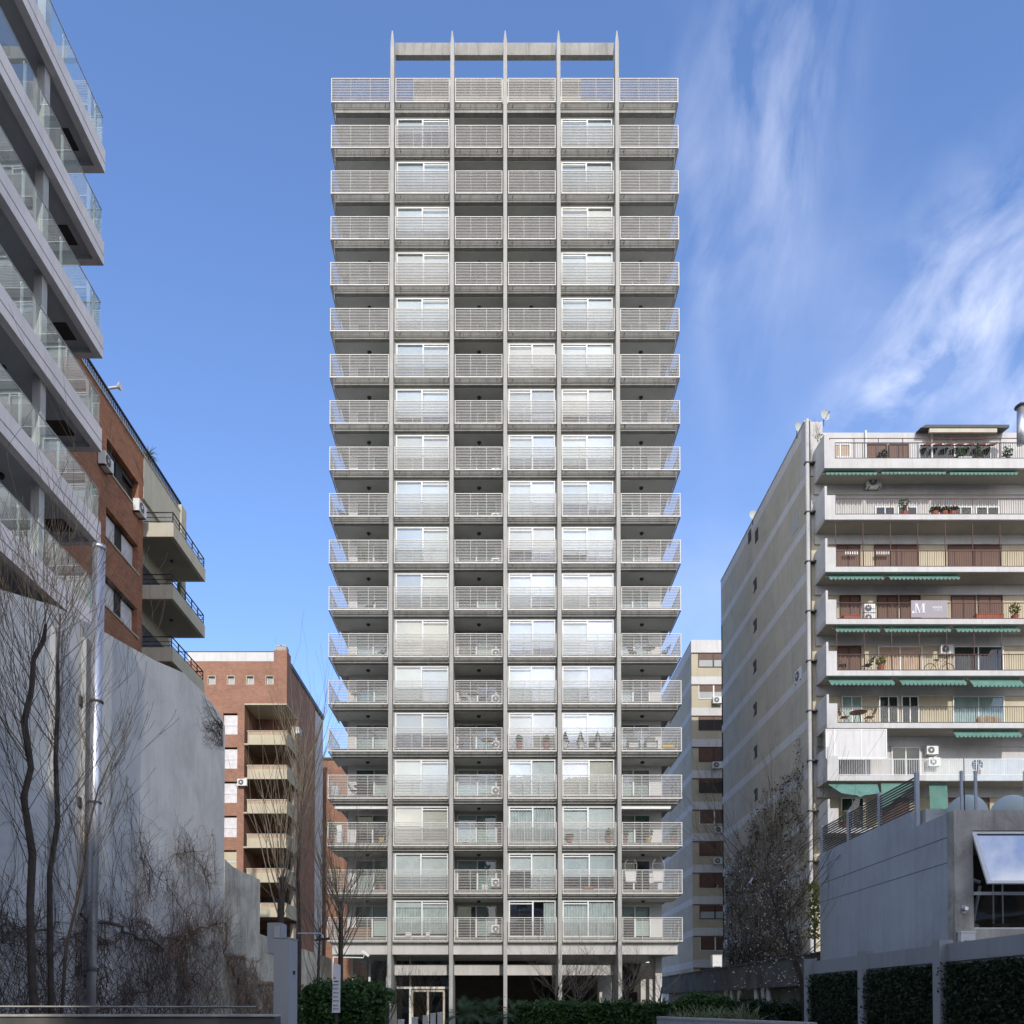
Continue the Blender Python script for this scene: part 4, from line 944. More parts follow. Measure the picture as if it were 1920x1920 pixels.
# ================================================================== LEFT: GLASS-BALCONY BLOCK
XA = -12.05; YA1 = -XA*0; YA1 = atX(197, 325, XA).y; YA0 = 2.5
ba = thing('glass_balcony_block', 'grey apartment block at the left edge with long slabs and glass balustrades', 'building', (XA, YA1, 0))
za = [atX(px, py, XA).z for px, py in ((197, 325), (193.6, 496), (190, 670), (187.5, 844), (185.5, 1020), (172, 1180))]
zA0 = za[0]; stepA = (za[0]-za[4])/4
XIN = XA-1.8; GW = 22.3
for i in range(0, 6):
    z = zA0 - i*stepA; h = 0.70
    mb = MB(); mb.box(XA-0.22, XA, YA0, YA1, z, z+h); mb.box(XA-6, XA-0.22, YA1-0.22, YA1, z, z+h); mb.build('fascia', M['fascia'], ba)
    mb = MB(); mb.box(XA, XA+0.004, YA0, YA1, z+0.28, z+0.30); mb.build('fascia_joint', M['acgrille'], ba)
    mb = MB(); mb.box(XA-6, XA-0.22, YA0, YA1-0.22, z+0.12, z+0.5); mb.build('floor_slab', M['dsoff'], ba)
    mb = MB(); mb.box(XA-1.15, XA-0.5, YA1-1.15, YA1-0.55, z+0.10, z+0.121); mb.build('soffit_grille', M['blackiron'], ba)
    mb = MB(); mb.lathe((XA-1.1, YA1-3.1, z+0.03), [(0.10, 0), (0.11, 0.092)], 12); mb.build('soffit_lamp', M['blackiron'], ba)
    # glass balustrade
    gz0, gz1 = z+h, z+h+0.98; xg = XA-0.06
    mb = MB(); mb.box(xg-0.012, xg, YA0, YA1-0.05, gz0, gz1); gl_ = mb.build('glass_balustrade', M['railglass'], ba)
    mb = MB(); mb.box(XA-4.5, xg-0.03, YA1-0.06, YA1-0.048, gz0, gz1); mb.build('glass_balustrade', M['railglass'], ba)
    mb = MB(); mb.box(xg-0.02, xg+0.008, YA0, YA1-0.05, gz1, gz1+0.022); mb.box(XA-4.5, xg-0.03, YA1-0.07, YA1-0.04, gz1, gz1+0.022); mb.build('handrail', M['blindg'], ba)
    y = YA1-0.4
    while y > 5:
        mb = MB(); mb.box(xg-0.07, xg-0.02, y-0.03, y+0.03, gz0, gz0+0.95); mb.box(xg-0.16, xg-0.07, y-0.03, y+0.03, gz0, gz0+0.06); mb.build('rail_post', M['whitemetal'], ba); y -= 1.75
    # inner facade: glazing, blinds, white columns
    zc0, zc1 = z+0.5, z+stepA+0.12
    mb = MB(); mb.box(XA-0.46, XA-0.235, 21.0, 21.25, zc0, zc1); mb.build('white_column', M['white'], ba)
    mb = MB(); t = 0.06; y = GW-0.35; fr = MB(); ys = []
    while y > 3.5: ys.append(y); y -= 2.1
    for q, y in enumerate(ys): fr.box(XIN-0.12, XIN-0.02, y-0.05, y, zc0, zc1)
    fr.box(XIN-0.11, XIN-0.03, 3.5, GW-0.4, zc1-0.1, zc1); fr.box(XIN-0.11, XIN-0.03, 3.5, GW-0.4, zc0, zc0+0.08)
    w = fr.build('window_wall', M['whitemetal'], ba)
    mb = MB(); mb.box(XIN-0.08, XIN-0.07, 3.5, GW-0.4, zc0+0.08, zc1-0.1); mb.build('pane', M['railglass'], w)
    rq = random.Random(i+50)
    for q in range(len(ys)-1):
        r = rq.random(); cov = rq.choice([0.5, 0.8, 1.0, 1.0])
        mb = MB(); mb.box(XIN-0.2, XIN-0.19, ys[q+1]+0.05, ys[q]-0.1, zc1-0.1-(zc1-zc0-0.2)*cov, zc1-0.1)
        mb.build('blind', M['whiteshut'] if r < 0.6 else M['blindg'], w)
mb = MB(); mb.box(XA-9, XA-4.2, YA0, GW-0.6, 0, zA0+0.4); mb.build('core_wall', M['room'], ba)
mb = MB(); mb.box(XA-9, XIN-0.36, GW-0.3, GW-0.1, 0, zA0+0.4); mb.build('end_wall', M['room'], ba)
# furniture on glass balconies: folding chairs and AC
for (i, dy) in ((2, 1.2), (3, 2.0), (4, 1.5)):
    z = zA0-i*stepA+0.5
    ac_unit('outdoor unit at the end of the %s glass balcony' % {2: 'third', 3: 'fourth', 4: 'fifth'}[i], (XA-0.9, YA1-dy, z+0.02), -math.pi/2, 0.85)
for (i, dy) in ((1, 3.5), (3, 4.2), (4, 3.2), (4, 4.4)):
    z = zA0-i*stepA+0.5
    chair('white chair behind the glass of the %s balcony%s' % ({1: 'second', 3: 'fourth', 4: 'fifth'}[i], ', the far one' if dy == 3.2 else (', the near one' if dy == 4.4 else '')), wh, (XA-0.8, YA1-dy, z), 0.4, 'white chairs on the glass balconies')

# ================================================================== LEFT: ORANGE BRICK BLOCK
XBk = -15.9; YB1 = atX(268, 1000, XBk).y; YB2 = atX(341, 1000, XBk).y
zr = atX(275, 864, XBk).z
br = thing('brick_apartment_block', 'orange brick apartment block with stone balconies and black railings', 'building', (XBk, YB1, 0))
mb = MB(); WY = []; 
rows = []
for (pl, tl, bl_, pr, tr_, br_) in ((202, 822, 872, 260, 907, 940), (199, 951, 1007, 258.5, 1027, 1080), (196, 1071, 1136, 257, 1146, 1197)):
    yl_, yr_ = atX(pl, tl, XBk).y, atX(pr, tr_, XBk).y
    rows.append((yl_, yr_, (atX(pl, bl_, XBk).z+atX(pr, br_, XBk).z)/2, (atX(pl, tl, XBk).z+atX(pr, tr_, XBk).z)/2))
yl_ = sum(r[0] for r in rows)/3; yr_ = sum(r[1] for r in rows)/3
zbot = [r[2] for r in rows]; zt3 = [r[3] for r in rows]
stepB = 2.8; zw1 = zt3[0]; wh_ = zt3[1]-zbot[1]
YB0 = 20.0
# brick wall with recessed openings: piers and spandrels
zc = zw1
mb.box(XBk-0.35, XBk, YB0, yl_, 0, zr); mb.box(XBk-0.35, XBk, yr_, YB1, 0, zr)
spans = [(zc, zr)] + [(zc-stepB*(i+1), zc-stepB*i-wh_) for i in range(8)]
for a, b in spans: mb.box(XBk-0.35, XBk, yl_, yr_, max(a, 0), b)
mb.build('brick_wall', M['brickA'], br)
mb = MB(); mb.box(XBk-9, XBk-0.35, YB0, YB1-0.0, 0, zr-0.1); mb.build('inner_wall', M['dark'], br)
for i in range(6):
    z1 = zc-stepB*i; z0 = z1-wh_; xw = XBk-0.22; ym = yl_+(yr_-yl_)*0.42; ym2 = yl_+(yr_-yl_)*0.62
    mb = MB(); mb.box(xw-0.1, xw, yl_, yr_, z0, z0+0.07); mb.box(xw-0.1, xw, yl_, yr_, z1-0.07, z1); mb.box(xw-0.1, xw+0.01, ym, ym2, z0+0.07, z1-0.07)
    w = mb.build('window', M['blackiron'], br)
    for (a, b) in ((yl_, ym), (ym2, yr_)):
        mb = MB(); low = z0 if i != 0 else z0+wh_*0.75; mb.box(xw-0.06, xw-0.02, a, b, low+0.07, z1-0.07); mb.build('shutter', M['whiteshut'] if i else M['acgrille'], w)
    if i == 0:
        mb = MB(); mb.box(xw-0.09, xw-0.07, yl_, yr_, z0, z1); mb.build('pane', M['glassd'], w)
    mb = MB(); mb.box(XBk-0.2, XBk+0.05, yl_-0.1, yr_+0.1, z0-0.07, z0); mb.build('window_sill', M['stone'], br)
# balcony end of the block
zbal = [at(300, py, YB1).z for py in (1006, 1125)]; stepBal = 2.8
mb = MB(); mb.box(XBk-9, XBk-0.5, YB1+0.0, YB2, 0, zr-3.2); mb.box(XBk-9, XBk-0.1, YB1, YB2, zr-3.2, zr-0.02); mb.build('recessed_wall', M['stone'], br)
mb = MB(); mb.box(XBk-0.1, XBk+0.02, YB1, YB2+0.2, zr-1.9, zr); mb.build('roof_beam', M['stone'], br)
mb = MB(); mb.box(XBk-0.1, XBk+0.1, YB2-0.3, YB2+0.3, zr-4.6, zr+0.35); mb.build('end_pier', M['stone'], br)
XO = XBk+1.36; Yf = atX(385, 1090, XO).y
for i in range(4):
    zb_ = zbal[0]-i*stepBal
    mb = MB(); mb.box(XBk-0.5, XO, YB1, Yf, zb_, zb_+0.12); mb.box(XO-0.12, XO, YB1, Yf, zb_+0.12, zb_+0.62); mb.box(XBk, XO-0.12, YB1, YB1+0.12, zb_+0.12, zb_+0.62); mb.box(XBk, XO-0.12, Yf-0.12, Yf, zb_+0.12, zb_+0.62)
    b = mb.build('balcony', M['stone'], br)
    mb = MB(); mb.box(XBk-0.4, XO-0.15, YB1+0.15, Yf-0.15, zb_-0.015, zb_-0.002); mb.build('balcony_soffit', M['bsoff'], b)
    mb = MB(); 
    for q, zz in enumerate((0.72, 0.90, 1.12)):
        rr_ = 0.018 if q < 2 else 0.03
        mb.tube([(XBk, YB1+0.06, zb_+zz), (XO-0.06, YB1+0.06, zb_+zz), (XO-0.06, Yf-0.06, zb_+zz), (XBk, Yf-0.06, zb_+zz)], rr_, 6)
    for q in range(6):
        yy_ = YB1+0.06+(Yf-YB1-0.12)*q/5; mb.box(XO-0.08, XO-0.04, yy_-0.02, yy_+0.02, zb_+0.62, zb_+1.12)
    mb.build('railing', M['blackiron'], b)
    mb = MB(); mb.lathe((XBk+0.5, (YB1+Yf)/2, zb_-0.09), [(0.07, 0), (0.09, 0.08)], 10); mb.build('ceiling_lamp', M['blackiron'], b)
    mb = MB(); mb.box(XBk-0.52, XBk-0.49, YB1+0.3, YB2-0.5, zb_+0.12, zb_+2.2); mb.build('balcony_door', M['acgrille'], br)
# roof rail and coping
mb = MB(); mb.box(XBk-0.38, XBk+0.05, YB0, YB2+0.1, zr, zr+0.06); mb.build('coping', M['stone'], br)
mb = MB(); mb.box(XBk-0.12, XBk-0.04, YB0, YB2, zr+0.55, zr+0.62); 
y = YB0
while y < YB2: mb.box(XBk-0.1, XBk-0.06, y, y+0.04, zr+0.06, zr+0.55); y += 0.16
mb.build('roof_railing', M['blackiron'], br)
p = atX(255, 955, XBk); ac_unit('outdoor unit on the orange brick wall under the top right window', (XBk+0.3, p.y, p.z-0.25), math.pi/2, 0.9)
p = atX(191, 868, XBk); ac_unit('outdoor unit on the orange brick wall left of the top window', (XBk+0.3, p.y, p.z-0.25), math.pi/2, 0.9)
p = atX(281, 935, XBk); ac_unit('outdoor unit high on the stone balcony wall under the roof beam', (XBk-0.1, p.y+0.3, p.z), math.pi/2, 0.8)
p = atX(278, 842, XBk-0.5); rr = random.Random(11)
pl = thing('potted_palm', 'small spiky palm on the roof edge of the orange brick block', 'plant', (XBk-0.5, p.y, zr), None)
mb = MB(); mb.tube([(0, 0, 0), (0, 0, 1.1)], 0.04); mb.build('trunk', M['bark'], pl, org=(0,0,0)); mb = MB(); mb.lathe((0, 0, 0), [(0.18, 0), (0.22, 0.3)], 10); mb.build('pot', M['pot'], pl, org=(0,0,0))
def frond(mb, c, a, ln, rr, w=0.05, droop=0.9, el=0.9):
    d = Vector((math.cos(a)*math.cos(el), math.sin(a)*math.cos(el), math.sin(el))); s = Vector((-math.sin(a), math.cos(a), 0)); p = Vector(c); n = 6; pr = None
    for i in range(n+1):
        f_ = i/n; ww = w*(1-f_)**0.6+0.004; q = (p-s*ww, p+s*ww)
        if pr: mb.quad(pr[0], pr[1], q[1], q[0])
        pr = q; p = p+d*ln/n; d = (d+Vector((0, 0, -droop/n))).normalized()
mb = MB()
for i in range(46): frond(mb, (0, 0, 1.1), rr.uniform(0, 6.28), rr.uniform(.35, .6), rr, 0.03, 1.2, rr.uniform(-0.3, 1.4))
mb.build('fronds', M['leafy'], pl, org=(0,0,0))
t = thing('roof_siren', 'grey horn fixed outside the black roof railing of the brick block', 'horn', atX(208, 728, XBk+0.1))
mb = MB(); mb.tube([(-0.1, 0, 0), (0.25, 0, 0.05)], 0.05, 8); mb.build('neck', M['plaster'], t, org=(0,0,0)); mb = MB(); mb.tube([(0.25, 0, 0.05), (0.4, 0, 0.07)], [0.06, 0.18], 12); mb.build('horn', M['plaster'], t, org=(0,0,0))

# ================================================================== LEFT BACK: PALE BRICK BLOCK
YC = 64.6; xc1 = xf(538, YC, 1250); xc0 = xf(330, YC, 1250); zc1 = at(450, 1240, YC).z; zch = at(525, 1219, YC).z
bc = thing('pale_brick_block', 'pale red brick block with cream corner balconies behind the grey wall', 'building', (xc1, YC, 0))
xn = xf(458, YC, 1400); yn = YC+3.35; zl = at(500, 1319, YC).z
YC2 = 78.0; YC15 = atX(591, 1400, xc1).y
mb = MB()
# front skin with openings for small windows, window column, notch
wins = [(xf(a, YC, 1275), xf(b, YC, 1275)) for a, b in ((391, 403), (427, 439), (463, 475), (499.5, 512))]
zs1, zs0 = at(450, 1268, YC).z, at(450, 1282.5, YC).z
T = 0.3
mb.box(xc0, xc1, YC, YC+T, zs1, zc1); x = xc0
for a, b in wins: mb.box(x, a, YC, YC+T, zs0, zs1); x = b
mb.box(x, xc1, YC, YC+T, zs0, zs1); mb.box(xc0, xc1, YC, YC+T, zl, zs0)
wc0, wc1 = xf(418, YC, 1400), xf(445, YC, 1400); zwt = at(430, 1337, YC).z
mb.box(xc0, wc0, YC, YC+T, 0, zl); mb.box(wc1, xn, YC, YC+T, 0, zl); mb.box(wc0, wc1, YC, YC+T, zwt, zl)
stp = 2.8; whh = 1.75
for i in range(10): mb.box(wc0, wc1, YC, YC+T, max(zwt-stp*(i+1), 0), zwt-stp*i-whh)
# corner chimney, notch inner walls, right side
mb.box(xf(513.5, YC, 1250), xc1, YC, YC+1.2, zc1, zch)
mb.build('brick_front', M['brickB'], bc)
mb = MB(); mb.box(xn-0.3, xn, YC+T, yn, 0, zl); mb.box(xn, xc1, yn, yn+0.3, zl-26.2 if zl > 26.2 else 0, zl) ; mb.build('recess_wall', M['brickB'], bc)
mb = MB(); mb.box(xc1-0.3, xc1, YC+T, YC15, zl, zc1-0.0); mb.box(xc1-0.3, xc1, yn+0.3, YC15, 0, zl); mb.build('brick_side', M['brickB'], bc)
mb = MB(); mb.box(xc1-0.35, xc1-0.02, YC15, YC2, 0, zc1-0.25); mb.build('grey_side', M['wallgrey'], bc)
mb = MB(); mb.box(xc1-0.4, xc1+0.06, YC+1.2, YC2+0.1, zc1, zc1+0.35); mb.build('dark_coping', M['acgrille'], bc)
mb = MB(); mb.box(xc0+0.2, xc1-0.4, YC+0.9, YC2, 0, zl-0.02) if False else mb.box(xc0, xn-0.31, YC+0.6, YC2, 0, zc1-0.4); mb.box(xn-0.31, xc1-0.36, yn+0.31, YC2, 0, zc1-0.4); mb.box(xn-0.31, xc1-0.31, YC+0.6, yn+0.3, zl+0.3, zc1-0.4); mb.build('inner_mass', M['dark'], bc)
mb = MB(); mb.box(xn-0.02, xc1, YC-0.02, yn, zl-0.12, zl-0.0); mb.build('lintel_slab', M['cream'], bc)
x0 = xf(352, YC, 1230)
mb = MB(); mb.box(x0, xf(513, YC, 1230), YC+0.02, YC+0.06, zc1+0.02, zch-0.15); mb.build('roof_screen', M['band'], bc)
mb = MB(); mb.box(xc0, xf(513, YC, 1230), YC, YC+0.08, zch-0.15, zch-0.09); mb.build('roof_rail', M['redpaint'], bc)
for a, b in wins:
    mb = MB(); t_ = 0.07; mb.box(a, b, YC+0.18, YC+0.24, zs0, zs0+t_); mb.box(a, a+t_, YC+0.18, YC+0.24, zs0, zs1); mb.box(b-t_, b, YC+0.18, YC+0.24, zs0, zs1); w = mb.build('small_window', M['whitemetal'], bc)
    mb = MB(); mb.box(a+t_, b-t_, YC+0.2, YC+0.21, zs0, zs1); mb.build('pane', M['blindg'], w)
    mb = MB(); 
    for (q0, q1, w0, w1) in ((a-0.06, b+0.06, zs1, zs1+0.05), (a-0.06, b+0.06, zs0-0.05, zs0)): mb.box(q0, q1, YC-0.012, YC-0.002, w0, w1)
    for q in (a-0.06, b+0.01): mb.box(q, q+0.05, YC-0.012, YC-0.002, zs0, zs1)
    mb.build('window_surround', M['stone'], bc)
for i in range(8):
    z1 = zwt-stp*i; z0 = z1-whh
    mb = MB(); mb.box(wc0, wc1, YC+0.16, YC+0.2, z0+0.78, z0+0.84); mb.box(wc1-0.06, wc1, YC+0.16, YC+0.2, z0, z1); w = mb.build('window', M['whitemetal'], bc)
    mb = MB(); mb.box(wc0, wc1-0.06, YC+0.2, YC+0.23, z0, z1-0.12); mb.build('shutter', M['whiteshut'] if i < 4 else M['cream'], w)
zp1 = at(500, 1380, YC).z; zp0 = at(500, 1398, YC).z
bx0 = xf(466, YC, 1400)+0.0; bx1 = xf(541, YC-0.2, 1400)
for i in range(9):
    a1, a0 = zp1-stp*i, zp0-stp*i
    if a0 < 1: break
    yb0 = YC-0.25; yb1 = yn-0.2; bxr = xc1+0.12
    mb = MB(); mb.box(xn+0.35, bxr, yb0, yb0+0.1, a0, a1); mb.box(bxr-0.1, bxr, yb0+0.1, yb1, a0, a1+0.35); mb.box(xn+0.02, bxr-0.1, yb0+0.1, yn, a0+0.02, a0+0.14); b = mb.build('balcony', M['cream'], bc)
    mb = MB(); mb.box(xn+0.03, bxr-0.02, yb0+0.12, yn-0.02, a0-0.03, a0-0.003); mb.build('balcony_soffit', M['bsoff_shade'], b)  # sheet under the slab, coloured as its shadow
    mb = MB(); mb.box(xn+0.35, bxr-0.1, yb0+0.04, yb0+0.06, a1, a1+0.28); mb.build('amber_panel', M['creamshut'], b)
    mb = MB(); mb.box(xn+0.3, bxr, yb0+0.0, yb0+0.1, a1+0.30, a1+0.36)
    for q in (0, 0.36, 0.6, 0.97): mb.box(xn+0.35+(bxr-xn-0.45)*q, xn+0.41+(bxr-xn-0.45)*q, yb0+0.02, yb0+0.08, a1, a1+0.30)
    mb.build('handrail', M['beige'], b)
    mb = MB(); mb.box(xn+0.5, xc1-0.5, yn-0.03, yn-0.005, a0+0.14, a0+2.1); mb.build('balcony_door', M['acgrille'], bc)
    mb = MB(); mb.box(xc1-0.32, xc1-0.05, yn-0.6, yn-0.01, a0+0.15, a0+2.55); mb.build('corner_pier', M['beige'], bc)
ac_unit('outdoor unit fixed under the second cream corner balcony', (xn-0.05, YC-0.35, at(468, 1475, YC).z), 0, 0.95)
p = atX(553, 1378, xc1); ac_unit('outdoor unit on the side of the top cream corner balcony', (xc1+0.45, p.y, p.z), math.pi/2, 0.95)
t = thing('roof_vent', 'white louvred vent on the corner chimney of the pale brick block', 'vent', (xf(526, YC, 1215), YC+0.5, zch))
mb = MB()
for i in range(4): mb.box(-0.45, 0.45, -0.4, 0.4, 0.02+i*0.11, 0.09+i*0.11)
mb.build('louvres', M['white'], t, org=(0,0,0)); mb = MB(); mb.box(-0.38, 0.38, -0.33, 0.33, 0, 0.44); mb.build('core', M['beige'], t, org=(0,0,0)); mb = MB(); mb.lathe((0, 0, 0.44), [(0.5, 0), (0.3, 0.14)], 4); mb.build('cap', M['white'], t, org=(0,0,0))
# distant red-brown house seen between block and tower
t = thing('far_brick_house', 'dark red brick building glimpsed between the pale brick block and the tower', 'building', (-16, 84, 0))
mb = MB(); mb.box(-19.5, -9, 84, 95, 0, at(620, 1425, 84).z); mb.build('wall', M['brickB'], t)
mb = MB(); mb.box(-19.6, -8.9, 83.9, 95.1, at(620, 1425, 84).z, at(620, 1425, 84).z+0.25); mb.build('coping', M['acgrille'], t)

# ================================================================== LEFT PARTY WALL
XG = -11.0
pw = thing('party_wall', 'tall blank weathered grey wall with a sloping top at the left', 'wall', (XG, 24, 0))
yend = atX(422, 1400, XG).y
topline = [(0, 1105), (100, 1135), (172, 1171), (230, 1205), (290, 1238), (345, 1262), (385, 1303), (416, 1342)]
prof = [(14.0, 0.0), (14.0, atX(0, 1105, XG).z)] + [(atX(a, b, XG).y, atX(a, b, XG).z) for a, b in topline] + [(yend-0.02, atX(421, 1362, XG).z), (yend, 0.0)]
mb = MB(); mb.prism([(XG-0.5, a, b) for a, b in prof], (0.5, 0, 0)); mb.build('wall_panel', M['wallgrey'], pw)
for px, w_ in ((97, 0.32), (155, 0.30)):
    y_ = atX(px, 1500, XG).y; mb = MB(); zt_ = 10.8 if px < 100 else 11.2
    mb.box(XG-0.001, XG+0.13, y_-w_/2, y_+w_/2, 0, zt_); mb.build('pilaster', M['cabinet'], pw)
w2 = thing('garden_wall', 'lower stained grey wall stepping down towards the tower', 'wall', (XG, 36, 0))
y2 = atX(487, 1650, XG).y; ztA = atX(423, 1619, XG).z
mb = MB(); mb.prism([(XG-0.45, a, b) for a, b in ((yend+0.01, 0), (yend+0.01, ztA+0.15), (yend+1.0, ztA), (y2, atX(487, 1650, XG).z), (y2, 0))], (0.47, 0, 0)); mb.build('high_section', M['walldirty'], w2)
mb = MB(); mb.prism([(XG-0.43, a, b) for a, b in ((y2+0.01, 0), (y2+0.01, atX(490, 1752, XG).z), (52, 4.45), (52, 0))], (0.44, 0, 0)); mb.build('low_section', M['walldirty'], w2)
# flue on the party wall
fl = thing('metal_duct', 'tall shiny round metal duct standing against the grey party wall', 'duct', (XG+0.45, 20.2, 0))
cx, cy = XG+0.45, None; cy = (XG+0.45)/((178-PX0)/F); 
a, yy_, z_ = ray(186, 1030); xt = a/yy_*cy
mb = MB(); ztop = EYE+z_/yy_*cy; xb_ = ray(170, 1905); xb_ = xb_[0]/xb_[1]*cy
mb.tube([(xb_, cy, 1.25), (xt, cy, ztop)], [0.115, 0.155], 20); o = mb.build('pipe', M['steel'], fl, True)
mb = MB(); mb.tube([(xt, cy, ztop-0.02), (xt, cy, ztop+0.10)], [0.17, 0.175], 20); mb.build('collar', M['steel'], fl, True)
for py in (1325, 1512, 1822):
    zz = atX(165, py, XG).z; f_ = (zz-1.25)/(ztop-1.25); xx = xb_+(xt-xb_)*f_
    mb = MB(); mb.tube([(xx, cy, zz-0.02), (xx, cy, zz+0.02)], 0.155+0.02, 20); mb.box(XG, xx-0.12, cy+0.02, cy+0.06, zz-0.02, zz+0.02); mb.box(XG, XG+0.06, cy-0.15, cy+0.15, zz-0.12, zz+0.12); mb.build('bracket', M['acgrille'], fl)
# low cabinet wall along the bottom left edge
t = thing('low_wall', 'low dark boundary wall with a pale capping across the lower left edge', 'wall', (-6, 11, 0))
zz = zf(1906, 11)
mb = MB(); mb.box(-9.8, xf(556, 11, 1900)-0.3, 11, 11.3, 0, zz); mb.build('wall_body', M['podium'], t)
mb = MB(); mb.box(-9.8, xf(556, 11, 1900)-0.3, 10.97, 11.33, zz, zz+0.03); mb.build('capping', M['rawconc'], t)
zz = zf(1889, 11.8)
t = thing('pipe_run', 'bundle of thin grey pipes running along the top of the low boundary wall', 'pipes', (-6, 11.8, 1.4))
for q in range(3):
    mb = MB(); mb.tube([(-9.5, 11.8+q*0.06, zz+0.02-q*0.014-0.03*(q == 1)), (-7.0, 11.8+q*0.06, zz+0.015), (-3.6, 11.8+q*0.06, zz-0.01*q+0.01)], 0.011, 6); mb.build('pipe', M['rawconc'] if q != 1 else M['blackiron'], t)
# grey pillar cabinet
yq = 12.0
t = thing('meter_pillar', 'tall grey rendered gate pillar in front of the green bush', 'pillar', (xf(536, yq, 1850), yq, 0))
xa, xb_ = xf(513, yq, 1850), xf(541, yq, 1850); zz = zf(1759, yq)
mb = MB(); mb.box(xa, xb_, yq, yq+0.52, 0, zz); mb.build('shaft', M['cabinet'], t)
mb = MB(); mb.box(xa-0.01, xb_+0.01, yq-0.01, yq+0.53, zz, zz+0.015); mb.build('cap', M['cabinet'], t)
mb = MB(); mb.box(xb_, xb_+0.02, yq+0.25, yq+0.31, zf(1826, yq), zf(1819, yq)); mb.build('lock', M['blackiron'], t)
y_ = yq+1.0; t = thing('intercom_box', 'grey box with a white plate behind the top of the gate pillar', 'box', (xf(515, y_, 1760), y_, 0))
xa, xb2 = xf(501, y_, 1760), xf(514, y_, 1760); mb = MB(); mb.box(xa, xf(529, y_, 1760)-0.02, y_, y_+0.35, zf(1788, y_), zf(1730, y_)); mb.build('box', M['cabinet'], t)
mb = MB(); mb.box(xb2, xf(528, y_, 1760)-0.03, y_-0.012, y_, zf(1758, y_), zf(1736, y_)); mb.build('plate', M['white'], t)
mb = MB(); mb.box(xf(520, y_, 1760), xf(526, y_, 1760), y_+0.1, y_+0.2, 0, zf(1788, y_)); mb.build('support_post', M['cabinet'], t)
# street lamp
y_ = 13.4; xs = xf(556.5, y_, 1800); t = thing('street_lamp', 'slim pole with a curved arm and flat dark lamp head beside the gate pillar', 'street lamp', (xs, y_, 0))
zt_ = zf(1750, y_); mb = MB(); mb.tube([(xs, y_, 0), (xs, y_, zt_+0.05)], 0.011, 8); mb.build('pole', M['acgrille'], t)
xe = xf(604, y_, 1755); mb = MB(); mb.tube([(xs, y_, zt_), (xe-0.03, y_, zt_), (xe+0.01, y_, zt_-0.03), (xe+0.015, y_, zt_-0.08)], 0.009, 8); mb.build('arm', M['steel'], t)
xq0, xq1 = xf(590, y_, 1765), xf(618, y_, 1765); mb = MB(); mb.prism([(xq0, y_-0.08, zt_-0.125), (xq0+0.06, y_-0.08, zt_-0.085), (xq1, y_-0.08, zt_-0.075), (xq1-0.03, y_-0.08, zt_-0.10)], (0, 0.16, 0)); mb.build('lamp_head', M['acgrille'], t)
# information sign
y_ = 20.0; xa, xb_ = xf(623, y_, 1850), xf(638, y_, 1850); z0, z1 = zf(1899, y_), zf(1805, y_)
t = thing('notice_board', 'narrow tall white notice board with lines of small print by the green bush', 'sign', ((xa+xb_)/2, y_, 0))
mb = MB(); mb.prism([(xa-0.005, y_, z0), (xb_-0.01, y_+0.02, z0), (xb_+0.0, y_+0.02, z1-0.06), (xa+0.02, y_, z1)], (0, 0.02, 0)); mb.build('board', M['signwhite'], t)
mb = MB(); mb.box((xa+xb_)/2-0.03, (xa+xb_)/2+0.03, y_+0.045, y_+0.09, 0, z0+0.3); mb.build('post', M['bark'], t)
mb = MB(); 
for i, f_ in enumerate((0.44, 0.52, 0.6, 0.68, 0.76, 0.85, 0.92)):
    zz = z1-(z1-z0)*f_; mb.box(xa+0.035, xa+0.05, y_-0.006, y_+0.004, zz-0.02, zz+0.02); mb.box(xa+0.055, xa+0.055+(0.09 if i % 2 else 0.11), y_-0.006, y_+0.004, zz-0.006, zz+0.006)
mb.build('fine_print', M['acgrille'], t)
mb = MB(); 
for (f_, s) in ((0.30, 0.5), (0.37, 1.0)):
    zz = z1-(z1-z0)*f_
    for q in range(int(5*s)): mb.box(xa+0.04+q*0.024, xa+0.056+q*0.024, y_-0.006, y_+0.004, zz-0.02, zz+0.018-(q % 2)*0.012)
mb.build('heading', M['acgrille'], t)
# security camera under the first slab
p = at(684, 1792, 45.5); t = thing('security_camera', 'white security camera on an arm under the tower corner', 'security camera', p)
mb = MB(); mb.prism([(-0.2, -0.1, 0.25), (-0.05, -0.1, 0.3), (0.28, -0.1, 0.02), (0.2, -0.1, -0.08)], (0, 0.2, 0)); mb.build('housing', M['whitemetal'], t, org=(0,0,0))
mb = MB(); mb.tube([(0.0, 0, 0.1), (-0.1, 0, -0.12), (-1.8, 0, -0.08)], 0.035); mb.build('arm', M['whitemetal'], t, org=(0,0,0)); mb = MB(); mb.tube([(-1.8, 0, -0.08), (-1.8, 0, -p.z)], 0.04); mb.build('pole', M['whitemetal'], t, org=(0,0,0))
